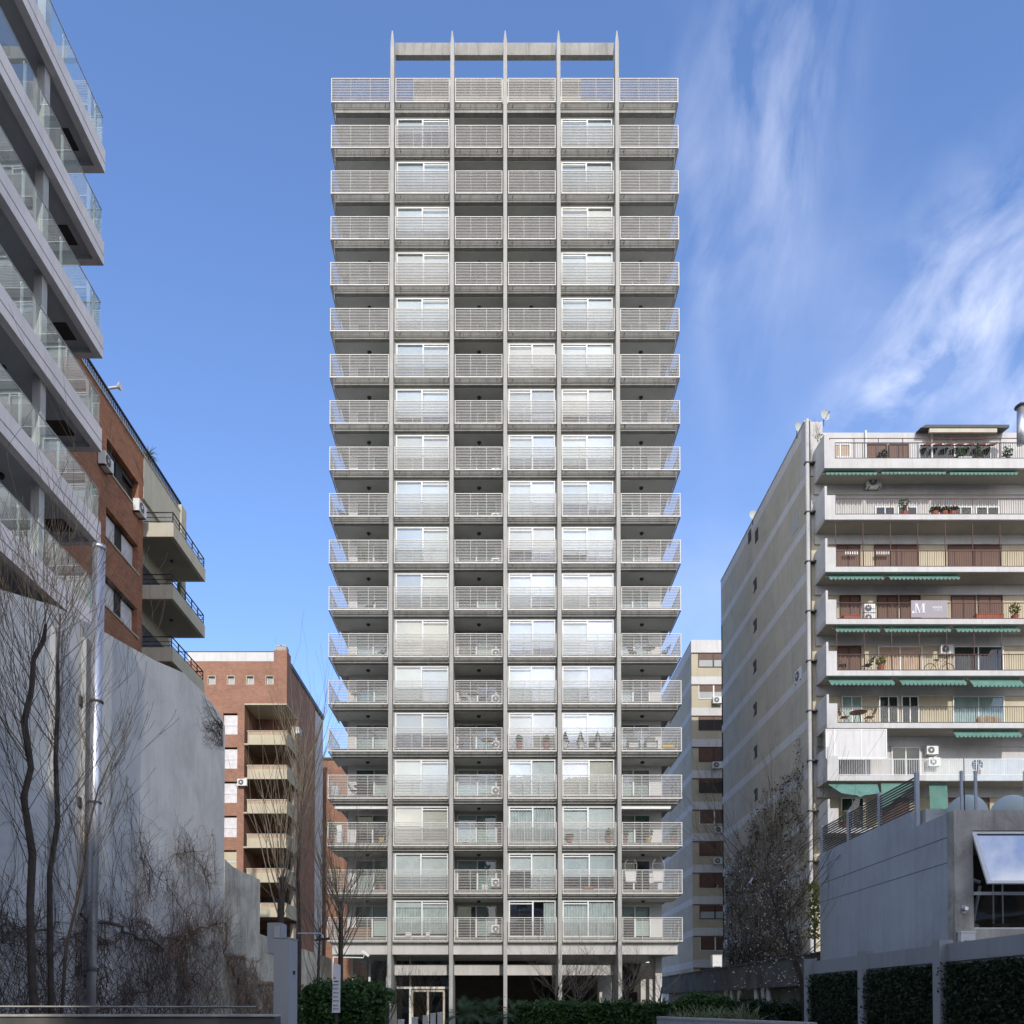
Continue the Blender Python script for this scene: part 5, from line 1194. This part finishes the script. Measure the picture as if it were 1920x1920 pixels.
# ================================================================== GYM BUILDING, LOWER RIGHT
XGY = 11.3; yg0 = atX(1790, 1600, XGY).y; yg1 = atX(1537, 1650, XGY).y
gy = thing('gym_building', 'slate painted low building with a raw concrete front and a tilted open window', 'building', (XGY, yg0, 0))
zt_ = at(1790, 1519, yg0).z; zhi = atX(1600, 1572, XGY).z; ystep = atX(1708, 1545, XGY).y
mb = MB(); mb.box(XGY, XGY+0.3, yg0+0.02, ystep, 0, zt_-0.01); mb.box(XGY, XGY+0.3, ystep, yg1, 0, zhi); mb.build('side_wall', M['gymwall'], gy)
for (pa, pb) in ((1565, 1658), (1614, 1692)):
    z_ = atX(1785, pa, XGY).z; z2 = atX(1540, pb, XGY).z; zz = (z_+z2)/2
    mb = MB(); mb.box(XGY-0.004, XGY, yg0+0.02, yg1, zz-0.012, zz+0.004); mb.build('wall_joint', M['acgrille'], gy)
mb = MB(); mb.box(XGY+0.3, 24, yg1-0.3, yg1, 0, zhi-0.2); mb.build('back_wall', M['gymwall'], gy)
mb = MB(); mb.box(XGY+0.3, 24, yg0+0.3, yg1-0.3, zt_-0.35, zt_-0.2); mb.build('roof_deck', M['rawconc'], gy)
mb = MB(); mb.box(XGY+0.28, XGY+1.25, ystep-0.25, ystep-0.01, zt_, zhi+0.02); mb.build('parapet_block', M['plaster'], gy)
wz1, wz0 = at(1825, 1557, yg0).z, at(1825, 1742, yg0).z; wx0 = at(1825, 1650, yg0).x
mb = MB(); mb.box(XGY-0.01, wx0, yg0, yg0+0.32, 0, zt_); mb.box(wx0, 24, yg0, yg0+0.32, wz1, zt_); mb.box(wx0, 24, yg0, yg0+0.32, 0, wz0); mb.build('concrete_front', M['rawconc'], gy)
mb = MB(); zm = at(1825, 1674, yg0).z
mb.box(wx0, 24, yg0+0.1, yg0+0.16, zm-0.04, zm+0.04); mb.box(wx0, 24, yg0+0.1, yg0+0.16, wz0, wz0+0.05); mb.box(wx0, wx0+0.04, yg0+0.1, yg0+0.16, wz0+0.05, zm-0.04); w = mb.build('window_frame', M['whitemetal'], gy)
mb = MB(); mb.box(wx0+0.04, 24, yg0+0.12, yg0+0.128, wz0+0.05, zm-0.04); mb.build('pane', M['glassd'], w)
# tilted sash, hinged at the top
hz = wz1-0.03; ln = hz-zm; an = math.radians(24)
dy, dz = -math.sin(an), -math.cos(an)
def sp(x, s, off=0): return (x, yg0+0.08+dy*ln*s-math.cos(an)*off, hz+dz*ln*s+math.sin(an)*off)
xr_ = wx0+3.2; fw = 0.10
def sbar(mb, x0, x1, s0, s1): mb.prism([sp(x0, s0), sp(x1, s0), sp(x1, s1), sp(x0, s1)], (0, -0.05*math.cos(an), 0.05*math.sin(an)*-1+0.04))
mb = MB(); sbar(mb, wx0, xr_, 0, 0.05); sbar(mb, wx0, xr_, 0.95, 1.0); sbar(mb, wx0, wx0+fw, 0.05, 0.95); sbar(mb, xr_-fw, xr_, 0.05, 0.95)
s_ = mb.build('tilted_sash', M['whitemetal'], gy)
M['mirror'] = glass('sash_glass', (0.25, 0.3, 0.35), 2.2, 0.0, 0.0, 0.5)
mb = MB(); mb.prism([sp(wx0+fw, 0.05), sp(xr_-fw, 0.05), sp(xr_-fw, 0.95), sp(wx0+fw, 0.95)], (0, -0.008, 0)); mb.build('pane', M['mirror'], s_)
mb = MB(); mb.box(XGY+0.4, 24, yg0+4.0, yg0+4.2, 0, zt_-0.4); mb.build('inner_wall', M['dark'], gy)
# gym machine behind the glass
p = Vector((wx0+1.1, yg0+1.4, 2.4)); t = thing('weight_machine', 'steel weight machine with a slanted arm behind the lower gym window', 'gym machine', p)
mb = MB(); mb.tube([(-0.45, 0, 0.55), (-0.1, 0, 2.3)], 0.04); mb.tube([(0.25, 0, 0), (0.25, 0, 3)], 0.02); mb.tube([(0.5, 0, 0), (0.5, 0, 3)], 0.02); mb.tube([(-0.9, 0, 2.3), (-0.6, 0, 2.6), (-0.1, 0, 2.4)], 0.05); mb.build('frame', M['signwhite'], t, org=(0,0,0))
mb = MB()
for q in range(9): mb.box(0.15, 0.6, -0.1, 0.1, 0.5+q*0.09, 0.57+q*0.09)
mb.build('weight_stack', M['acgrille'], t, org=(0,0,0)); mb = MB(); mb.tube([(-0.25, -0.05, 1.2), (-0.25, 0.05, 1.2)], 0.1, 16); mb.build('pulley', M['plaster'], t, org=(0,0,0))
# roof: slatted screen
t = thing('slatted_screen', 'dark slatted metal screen rising along the gym roof edge', 'screen', (XGY+0.1, ystep+1, zhi))
ya, yb = yg1-0.1, ystep-0.2; zz0 = zhi; hh = 0.95
npost = 3
for q in range(4):
    yy_ = ya+(yb-ya)*q/3; mb = MB(); mb.box(XGY+0.02, XGY+0.12, yy_-0.05, yy_+0.05, zt_ if q == 3 else zz0, zz0+hh+0.03+(0.05 if q else 0)); mb.build('post', M['gymwall'], t)
for q in range(3):
    a = ya+(yb-ya)*q/3; b = ya+(yb-ya)*(q+1)/3; mb = MB()
    for s in range(12): mb.box(XGY+0.05, XGY+0.08, b+0.05, a-0.05, zz0+0.03+s*0.078, zz0+0.03+s*0.078+0.04)
    mb.build('slat_panel', M['acgrille'], t)
# roof: glass balustrade and domes
yq = yg0+0.5; x0, x1 = xf(1806, yq, 1470), 17.0; zq1 = at(1806, 1421, yq).z
t = thing('roof_balustrade', 'tall clear glass balustrade on steel posts above the concrete gym front', 'balustrade', (x0, yq, zt_))
mb = MB(); mb.box(x0-0.95, 24, yq, yq+0.02, zt_, zq1-0.02); mb.build('glass_panel', M['clearglass'], t)
for px in (1801.5, 1828, 1921):
    x_ = xf(px, yq, 1470); mb = MB(); mb.box(x_-0.03, x_+0.03, yq-0.05, yq-0.0, zt_-0.2, at(1806, 1446, yq).z); mb.build('post', M['gymwall'], t)
mb = MB(); x_ = xf(1812, yq+0.3, 1470); mb.tube([(x_, yq+0.4, zt_-0.2), (x_, yq+0.4, zq1+0.1)], 0.015); mb.build('rod', M['acgrille'], t)
for px, lab in ((1812, 'left'), (1895, 'right')):
    yd = yg0+1.45; c = Vector((xf(px, yd, 1500), yd, zt_-0.2)); t = thing('skylight_dome', 'white plastic skylight dome on the gym roof, the %s one' % lab, 'skylight', c, 'skylight domes')
    mb = MB(); mb.lathe((0, 0, 0), [(0.52*math.cos(a*math.pi/20), 0.35+0.6*math.sin(a*math.pi/20)) for a in range(0, 11)], 24); mb.build('dome', M['blind'], t, smooth=True, org=(0,0,0)); mb = MB(); mb.lathe((0, 0, 0), [(0.57, 0), (0.57, 0.35)], 24); mb.build('kerb', M['plaster'], t, org=(0,0,0))
block('wall_box', 'small white junction box at the foot of the gym front pillar', 'box', (xf(1808, yg0, 1765), yg0-0.1, at(1808, 1768, yg0).z), 0.35, 0.15, 0.28, wh)
t = thing('wall_spotlight', 'small chrome spotlight on the concrete gym pillar', 'spotlight', at(1806, 1706, yg0)); mb = MB(); mb.tube([(0, 0, 0), (0, -0.15, 0.02)], 0.05, 10); mb.build('head', M['steel'], t, org=(0,0,0)); mb = MB(); mb.box(-0.05, 0.05, -0.02, 0, -0.1, 0.12); mb.build('base', M['steel'], t, org=(0,0,0))

# fence wall
XFW = 10.5; hf = atX(1700, 1780, XFW).z; rr = random.Random(21)
fw_ = thing('fence_wall', 'blue grey garden wall with square posts and a flat capping, half hidden by ivy', 'wall', (XFW, 20, 0))
yF0, yF1 = 12.0, atX(1521, 1810, XFW).y
mb = MB(); mb.box(XFW, XFW+0.18, yF0, yF1, 0, hf-0.42); mb.build('wall_panel', M['fencewall'], fw_)
mb = MB(); mb.box(XFW-0.06, XFW+0.22, yF0, yF1+0.1, hf-0.42, hf); mb.build('capping_beam', M['fencewall'], fw_)
for px in (1523, 1627, 1773):
    y_ = atX(px, 1850, XFW).y; mb = MB(); mb.box(XFW-0.22, XFW+0.1, y_-0.16, y_+0.16, 0, hf+0.09); mb.build('post', M['fencewall'], fw_)
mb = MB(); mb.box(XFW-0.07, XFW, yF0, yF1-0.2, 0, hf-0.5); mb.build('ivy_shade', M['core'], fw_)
mb = MB()
for i in range(24000):
    y_ = rr.uniform(yF0, yF1-0.1); z_ = (hf-0.46)*rr.random()**0.8; top = hf-0.46+0.12*math.sin(y_*3.1)*rr.random()
    if any(abs(y_-atX(px, 1850, XFW).y) < 0.2 for px in (1523, 1627, 1773)): continue
    leaf(mb, Vector((XFW-0.07-abs(rr.gauss(0, 0.10)), y_, min(z_, top))), rr.uniform(0.06, 0.12), rr)
mb.build('ivy', M['leafivy'], fw_)

# ================================================================== HEDGES, BUSHES, PLANTERS
def hedge(name, label, cat, x0, x1, y0, y1, z0, z1, n, s, leafm, bump=0.12, seed=1, core=True, round_=0.0):
    rr = random.Random(seed); t = thing(name, label, cat, ((x0+x1)/2, (y0+y1)/2, 0))
    def top(x): 
        f_ = (x-x0)/(x1-x0); e = min(f_, 1-f_)
        return z1 - round_*(1-min(1, e*3.2))**2 + bump*(math.sin(x*2.3+seed)+0.6*math.sin(x*5.1+seed*2))*0.6
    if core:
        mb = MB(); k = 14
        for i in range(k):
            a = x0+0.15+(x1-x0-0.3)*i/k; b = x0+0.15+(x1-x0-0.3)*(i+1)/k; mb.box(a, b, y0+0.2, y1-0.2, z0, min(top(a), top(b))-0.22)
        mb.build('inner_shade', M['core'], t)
    mb = MB()
    for i in range(n):
        x = rr.uniform(x0, x1); tp = top(x); f_ = rr.random()
        if f_ < 0.62: y = y0+abs(rr.gauss(0, 0.12)); z = z0+(tp-z0)*rr.random()
        else: y = rr.uniform(y0, y1); z = tp-abs(rr.gauss(0, 0.10))+(0.12 if rr.random() < .1 else 0)
        if z > tp-0.25: y += (z-(tp-0.25))*0.5
        leaf(mb, Vector((x, y, z)), s*rr.uniform(0.6, 1.3), rr)
    for i in range(n//160):      # stray shoots
        x = rr.uniform(x0, x1); tp = top(x); p = Vector((x, rr.uniform(y0, y1), tp-0.05)); d = Vector((rr.gauss(0, .35), rr.gauss(0, .35), 1)).normalized()
        for q in range(7): leaf(mb, p+d*0.05*q, s*0.7, rr)
    mb.build('foliage', leafm, t); return t
yh = 33.0
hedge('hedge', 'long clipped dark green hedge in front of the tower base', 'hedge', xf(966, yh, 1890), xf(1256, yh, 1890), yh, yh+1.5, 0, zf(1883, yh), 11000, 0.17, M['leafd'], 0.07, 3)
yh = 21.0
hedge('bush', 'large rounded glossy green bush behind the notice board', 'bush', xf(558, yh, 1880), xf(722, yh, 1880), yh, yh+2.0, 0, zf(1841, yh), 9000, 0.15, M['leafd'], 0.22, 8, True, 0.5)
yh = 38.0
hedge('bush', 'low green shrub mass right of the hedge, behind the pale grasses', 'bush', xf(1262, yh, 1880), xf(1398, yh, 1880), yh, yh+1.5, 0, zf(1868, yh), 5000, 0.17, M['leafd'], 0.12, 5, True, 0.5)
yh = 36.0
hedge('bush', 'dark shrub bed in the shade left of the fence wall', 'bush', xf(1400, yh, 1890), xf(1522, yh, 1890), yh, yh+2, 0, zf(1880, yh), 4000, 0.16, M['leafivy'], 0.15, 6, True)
# ornamental grass
rr = random.Random(31); yh = 31.0
t = thing('ornamental_grass', 'pale arching ornamental grasses in the white planter', 'grasses', (xf(1360, yh, 1900), yh, 0.6))
mb = MB()
for i in range(700): frond(mb, (xf(rr.uniform(1275, 1425), yh, 1900), yh+rr.uniform(0, 1.2), 0.72), rr.uniform(0, 6.28), rr.uniform(0.5, 1.1), rr, 0.016, 1.6, rr.uniform(0.7, 1.4))
mb.build('blades', M['grass'], t)
yh = 27.5
t = thing('planter_wall', 'low white planter wall sloping down at the bottom right', 'planter', (xf(1350, yh, 1910), yh, 0))
xa, xb_ = xf(1253, yh, 1910), xf(1490, yh-6, 1925)
mb = MB(); a = Vector((xa, yh+2, 0)); zz = zf(1907, yh+2)
mb.prism([(xa, yh+2, 0), (xb_, yh-7, 0), (xb_, yh-7, zz-0.05), (xa, yh+2, zz-0.05)], (0.25, 0.25, 0)); mb.build('wall_body', M['gymwall'], t)
mb = MB(); mb.prism([(xa-0.03, yh+1.96, zz-0.05), (xb_, yh-7.04, zz-0.05), (xb_, yh-7.04, zz+0.02), (xa-0.03, yh+1.96, zz+0.02)], (0.32, 0.32, 0)); mb.build('coping', M['white'], t)
# cycads
M['palm2'] = M['palm']
def cycad(label, c, r, n, seed):
    rr = random.Random(seed); t = thing('cycad_palm', label, 'palm', c, 'cycad palms at the tower base')
    mb = MB(); mb.tube([(0, 0, 0), (0, 0, 0.5)], 0.14, 8); mb.build('trunk', M['bark'], t, org=(0,0,0))
    mb = MB()
    for i in range(n):
        a = rr.uniform(0, 6.28); el = rr.uniform(0.2, 1.4); d = Vector((math.cos(a)*math.cos(el), math.sin(a)*math.cos(el), math.sin(el))); p = Vector((0, 0, 0.5)); ln = r*rr.uniform(.8, 1.1)
        for q in range(14):
            p = p+d*ln/14; d = (d+Vector((0, 0, -0.09))).normalized(); sd_ = d.cross(Vector((0, 0, 1))).normalized(); w = 0.28*math.sin(math.pi*(q+1.5)/16)
            for s in (-1, 1):
                tip = p+sd_*s*w+d*0.10+Vector((0, 0, 0.06)); mb.quad(p-d*0.02, tip-d*0.008, tip+d*0.008, p+d*0.02)
    mb.build('fronds', M['palm'], t, org=(0,0,0))
y_ = 40
for i, (px, sc, lab) in enumerate(((872, 1.15, 'left of the middle fin, the bigger one'), (918, 1.2, 'left of the middle fin, the right hand one'), (968, 1.1, 'just right of the middle fin, half behind the hedge'), (895, 0.9, 'between two others left of the middle fin'))):
    cycad('feathery cycad palm ' + lab, Vector((xf(px, y_, 1890), y_+(i % 2)*1.5, 0.35)), sc, 34, 40+i)
# bollards
for i, (px, py) in enumerate(((752, 1911), (778, 1907), (798, 1903.5), (812, 1899.5), (825, 1897.5))):
    y_ = 30+i*1.6; x_ = xf(px, y_, 1900); t = thing('bollard', 'short white square bollard by the entrance, %s from the left' % ['first', 'second', 'third', 'fourth', 'fifth'][i], 'bollard', (x_, y_, 0), 'white bollards by the entrance')
    h = zf(py, y_); mb = MB(); mb.box(-0.11, 0.11, -0.11, 0.11, 0, h-0.04); mb.build('shaft', M['plaster'], t, org=(0,0,0)); mb = MB(); mb.lathe((0, 0, h-0.04), [(0.15, 0), (0.12, 0.04)], 4); mb.build('cap', M['white'], t, org=(0,0,0))

# ================================================================== BARE TREES
def pts_px(lst, Yd): return [at(a, b, Yd) for a, b in lst]
def bare_tree(label, path, rads, Yd, shoots, seed, slen, lvl=2, mt=None, group='bare trees', srad=0.02, tmat=None, up=0.5, spr=0.35):
    rr = random.Random(seed); P = pts_px(path, Yd); P[0].z = 0.0
    t = thing('bare_tree', label, 'tree', (P[0].x, Yd, 0), group)
    # jitter the trunk in depth for a natural line
    for p in P[1:]: p.y += rr.gauss(0, 0.08)
    mb = MB(); mb.tube(P, rads, 9); mb.build('trunk', tmat or M['bark'], t, smooth=True)
    mb = MB()
    for i in range(shoots):
        f_ = rr.uniform(0.18, 1)**0.8; j = min(int(f_*(len(P)-1)), len(P)-2); fr = f_*(len(P)-1)-j; q = P[j].lerp(P[j+1], fr)
        a = rr.uniform(0, 6.28); d = Vector((math.cos(a)*spr*2, math.sin(a)*spr*2, 1.0))
        bare(mb, q, d, slen*rr.uniform(0.5, 1.1), srad*rr.uniform(0.5, 1.1), lvl, rr, 0.35, up, 5)
    mb.build('branches', mt or M['twig'], t); return t
bare_tree('dark bare tree with a crooked trunk, nearest the left edge', [(78, 1925), (66, 1840), (62, 1700), (58, 1600), (55, 1500), (59, 1440), (56, 1360), (54, 1290), (62, 1235), (76, 1195), (88, 1172)], [.085, .075, .066, .07, .058, .056, .060, .048, .045, .042, .025], 15.0, 38, 5, 2.8, 2, M['twig'], srad=0.010)
bare_tree('slimmer bare tree just right of the crooked one, in front of the first pilaster', [(100, 1915), (98, 1760), (92, 1640), (103, 1540), (98, 1420), (104, 1320), (108, 1230), (112, 1150)], [.062, .056, .052, .05, .045, .038, .028, .016], 16.0, 30, 9, 2.4, 2, M['twig'], srad=0.011)
bare_tree('spindly bare sapling leaning right beside the metal duct', [(108, 1910), (130, 1780), (150, 1660), (166, 1560), (186, 1480), (214, 1400)], [.034, .03, .026, .02, .015, .007], 15.5, 26, 12, 1.6, 2, M['twig'], srad=0.009)
bare_tree('pollarded bare tree with upright shoots behind the gate pillar', [(529, 1900), (528, 1760), (527, 1700), (529, 1655), (528, 1645)], [.14, .12, .12, .13, .14], 28.0, 16, 17, 4.5, 1, M['twiglight'], srad=0.028, up=0.9, spr=0.22)
bare_tree('tall thin bare tree between the pillar and the dark brick side', [(560, 1900), (562, 1780), (560, 1640), (566, 1520), (572, 1420)], [.09, .08, .065, .045, .02], 30.0, 46, 19, 3.6, 1, M['twiglight'], srad=0.022, up=0.9, spr=0.25)
bare_tree('bare tree with fine upright shoots in front of the tower corner', [(638, 1900), (637, 1790), (640, 1720), (637, 1690)], [.12, .10, .09, .10], 32.0, 52, 23, 4.2, 1, M['twiglight'], srad=0.02, up=0.85, spr=0.33)
bare_tree('small bare tree in front of the garden wall, left of the notice board', [(596, 1900), (598, 1800), (602, 1740)], [.07, .05, .03], 31.0, 30, 27, 2.6, 1, M['twiglight'], srad=0.018, up=0.7, spr=0.4)
for px, lab, sd_ in ((1045, 'spreading bare small tree behind the hedge, right of the middle fin', 33), (1085, 'twin bare small tree behind the hedge, by the fourth fin', 35), (1178, 'small bare tree by the right hand fin', 37), (1240, 'low bare shrub tree in front of the corner pillar', 39)):
    bare_tree(lab, [(px, 1900), (px-2, 1875), (px+2, 1850)], [.05, .045, .03], 35.0, 20 if px < 1200 else 9, sd_, 1.9, 2, M['twiglight'], srad=0.018, up=0.3, spr=0.75)
for px, lab, sd_ in ((798, 'reddish bare shrub before the entrance door', 43), (728, 'bare climbing stems at the foot of the left fin', 45)):
    bare_tree(lab, [(px, 1912), (px, 1890)], [.04, .03], 38.0, 26, sd_, 1.6, 2, M['leafbrown'], srad=0.014, up=0.4, spr=0.5)
# tree with pale blossom / seed heads at the right
t = bare_tree('leaning bare tree dotted with pale blossom by the fence wall', [(1518, 1900), (1500, 1830), (1478, 1760), (1450, 1680), (1440, 1600)], [.13, .11, .08, .05, .03], 28.5, 44, 51, 3.2, 2, M['twig'], srad=0.022, up=0.3, spr=0.7)
rr = random.Random(52); mb = MB()
for i in range(700):
    p = at(rr.gauss(1450, 48), rr.uniform(1600, 1860), 28.5+rr.uniform(-1, 1)); leaf(mb, p, rr.uniform(0.05, 0.10), rr)
mb.build('blossom', M['blossom'], t)

# ================================================================== CLIMBERS
def climber(name, label, Xw, out, seeds, nlines, ln, matl, seed, zmaxf, leafs=None, nleaf=0, lsz=0.1, r0=0.02, y0=0, y1=10, upb=0.55):
    rr = random.Random(seed); t = thing(name, label, 'climbing plant', (Xw+out, (y0+y1)/2, 0))
    mb = MB(); nodes = []
    for i in range(nlines):
        y = rr.uniform(y0, y1); zm = zmaxf(y)
        if zm < 0.4: continue
        z = zm*rr.random()**1.7*0.9; a = rr.uniform(-1, 1)*1.4; pts = []; r = r0*rr.uniform(0.25, 1)
        d = a
        for k in range(rr.randint(9, 18)):
            x = Xw+out*rr.uniform(0.1, 1.0); pts.append((x, y, max(z, 0.02))); nodes.append((x, y, z))
            d += rr.gauss(0, 0.34); st = ln/14
            y += math.sin(d)*st; z += math.cos(d)*st*upb*2*(1 if z < zmaxf(y) else -0.3)
            if not (y0 < y < y1): break
        if len(pts) > 2: mb.tube(pts, [max(r*(1-0.7*q/len(pts)), 0.004) for q in range(len(pts))], 4, False)
    mb.build('stems', matl, t)
    for (lm, n_) in (leafs or []):
        mb = MB()
        for i in range(n_):
            x, y, z = rr.choice(nodes); leaf(mb, Vector((x+out*0.3, y+rr.gauss(0, .12), max(z+rr.gauss(0, .12), 0.05))), lsz*rr.uniform(.6, 1.3), rr)
        mb.build('foliage', lm, t)
    return t
def zA(y): return 3.4+0.45*math.sin(y*0.55+0.4)+0.25*math.sin(y*1.9)+(0.6 if 27.5 < y < 32 else 0)
climber('bare_vine', 'tangled leafless brown vine covering the bottom of the grey party wall', XG, 0.30, None, 760, 3.2, M['vine'], 61, zA, r0=0.013, y0=14.5, y1=31.6)
climber('bare_vine', 'sparse fine vine shoots climbing high up the grey party wall', XG, 0.05, None, 230, 2.6, M['vine'], 62, lambda y: 6.8+1.5*math.sin(y*0.9), r0=0.0065, y0=16, y1=31.5, upb=0.8)
climber('bare_vine', 'short wiry vine patch near the top right corner of the party wall', XG, 0.04, None, 0, 2, M['vine'], 63, lambda y: 9, r0=0.008, y0=28, y1=31) if False else None
climber('bare_vine', 'brown vine hanging over the lower garden wall beside the pillar', XG, 0.3, None, 400, 3.0, M['vine'], 64, lambda y: 2.4 if y > 36 else 3.4, r0=0.018, y0=31.8, y1=44)
rr = random.Random(66); t = thing('bare_vine', 'wiry vine patch fanning left from the top right corner of the party wall', 'climbing plant', (XG+0.03, 30, 10)); mb = MB()
for i in range(34):
    p = atX(418, rr.uniform(1355, 1400), XG+0.03); y, z = p.y, p.z; pts = []
    for k in range(9): pts.append((XG+0.02+0.02*rr.random(), y, z)); y -= rr.uniform(0.1, 0.42); z += rr.gauss(-0.02, 0.13)
    mb.tube(pts, [0.010-0.0009*k for k in range(9)], 4, False)
mb.build('stems', M['vine'], t)
rr = random.Random(88); t = thing('bare_vine', 'thick arching vine stems sweeping across the foot of the party wall', 'climbing plant', (XG+0.2, 24, 1)); mb = MB()
for pth, r in (([(150, 1722), (210, 1735), (260, 1760), (310, 1772), (345, 1760), (380, 1738), (418, 1728)], .05), ([(335, 1768), (300, 1830), (250, 1875), (180, 1900)], .04), ([(418, 1730), (425, 1800), (450, 1850), (470, 1885)], .04), ([(345, 1765), (350, 1820), (335, 1880)], .03), ([(0, 1765), (60, 1740), (110, 1730)], .04), ([(360, 1750), (330, 1680), (270, 1620)], .014), ([(400, 1735), (385, 1640), (360, 1600), (330, 1602)], .012), ([(240, 1740), (275, 1650), (262, 1560)], .012)):
    P = [atX(a, b, XG+0.22) for a, b in pth]; Q = []
    for a, b in zip(P[:-1], P[1:]):
        for q in range(5): w_ = a.lerp(b, q/5); Q.append(w_+Vector((rr.uniform(-.1, .12), rr.gauss(0, .05), rr.gauss(0, .06))))
    Q.append(P[-1]); mb.tube(Q, [r*(1-0.5*k/len(Q)) for k in range(len(Q))], 5, False)
    for q in range(int(len(Q)*7)):
        c = rr.choice(Q); bare(mb, c, (rr.uniform(-.1, .2), rr.gauss(0, 1), rr.gauss(0.1, 1)), rr.uniform(.4, 1.1), 0.008, 1, rr, 0.6, 0.0)
mb.build('stems', M['vine'], t)
# ivy on the beige party wall
def zI(y):
    yy0, yy1 = YDW, 62.0
    f_ = max(0, (y-yy0)/(yy1-yy0))
    return 15.8-5.0*f_**1.5+0.9*math.sin(y*2.1)
climber('ivy_climber', 'brown half leafless creeper spreading up the beige party wall', XW, -0.22, None, 1900, 3.6, M['vine'], 71, zI, [(M['leafbrown'], 3600), (M['leafivy'], 3000), (M['leafy'], 600)], 0, 0.17, r0=0.014, y0=YDW+0.1, y1=61)
# yellow-green tall shrub next to the gym wall
rr = random.Random(75); t = thing('shrub', 'yellow green tall shrub squeezed between the gym wall and the creeper', 'shrub', at(1524, 1800, 30.5)*1.0)
t.location.z = 0; ORG[t.name] = Vector(t.location)
mb = MB(); mb.tube([(t.location.x, 30.5, 0), (t.location.x+0.1, 30.5, 4.5)], [0.06, 0.03]); mb.build('stem', M['bark'], t); mb = MB()
for i in range(900):
    p = at(rr.gauss(1526, 7), rr.uniform(1655, 1760), 30.5+rr.uniform(-.5, .5)); leaf(mb, p, rr.uniform(0.08, 0.16), rr)
mb.build('foliage', M['leafy'], t)

# ================================================================== STREET SIDE BEHIND THE CAMERA (shades the forecourt, shows in the panes)
def far_block(label, x0, x1, y0, y1, h, wallm, seed, fl=2.9):
    t = thing('street_block', label, 'building', ((x0+x1)/2, y1, 0)); rr = random.Random(seed)
    mb = MB(); mb.box(x0, x1, y0, y1, 0, h); mb.build('wall', wallm, t)
    mb = MB(); n = int(h/fl)
    for i in range(1, n): 
        x = x0+1
        while x < x1-1.6: mb.box(x, x+1.5, y1-0.01, y1+0.02, i*fl+0.5, i*fl+2.0); x += 2.6
    mb.build('window_rows', M['dark'], t)
    mb = MB()
    for i in range(1, n): mb.box(x0+0.3, x1-0.3, y1+0.02, y1+0.9, i*fl-0.1, i*fl+0.15)
    mb.build('balcony_slabs', M['plaster'], t); return t
far_block('tall slab block across the street behind the viewer', 2, 27, -40, -24, 41, M['plaster'], 1)
far_block('mid-height block across the street behind the viewer', -24, -2, -42, -24, 31, M['stone'], 2)
far_block('brick block across the street behind the viewer', 29, 60, -40, -24, 20, M['brickB'], 3)
far_block('low block across the street behind the viewer, far left', -60, -26, -40, -24, 18, M['white'], 4)
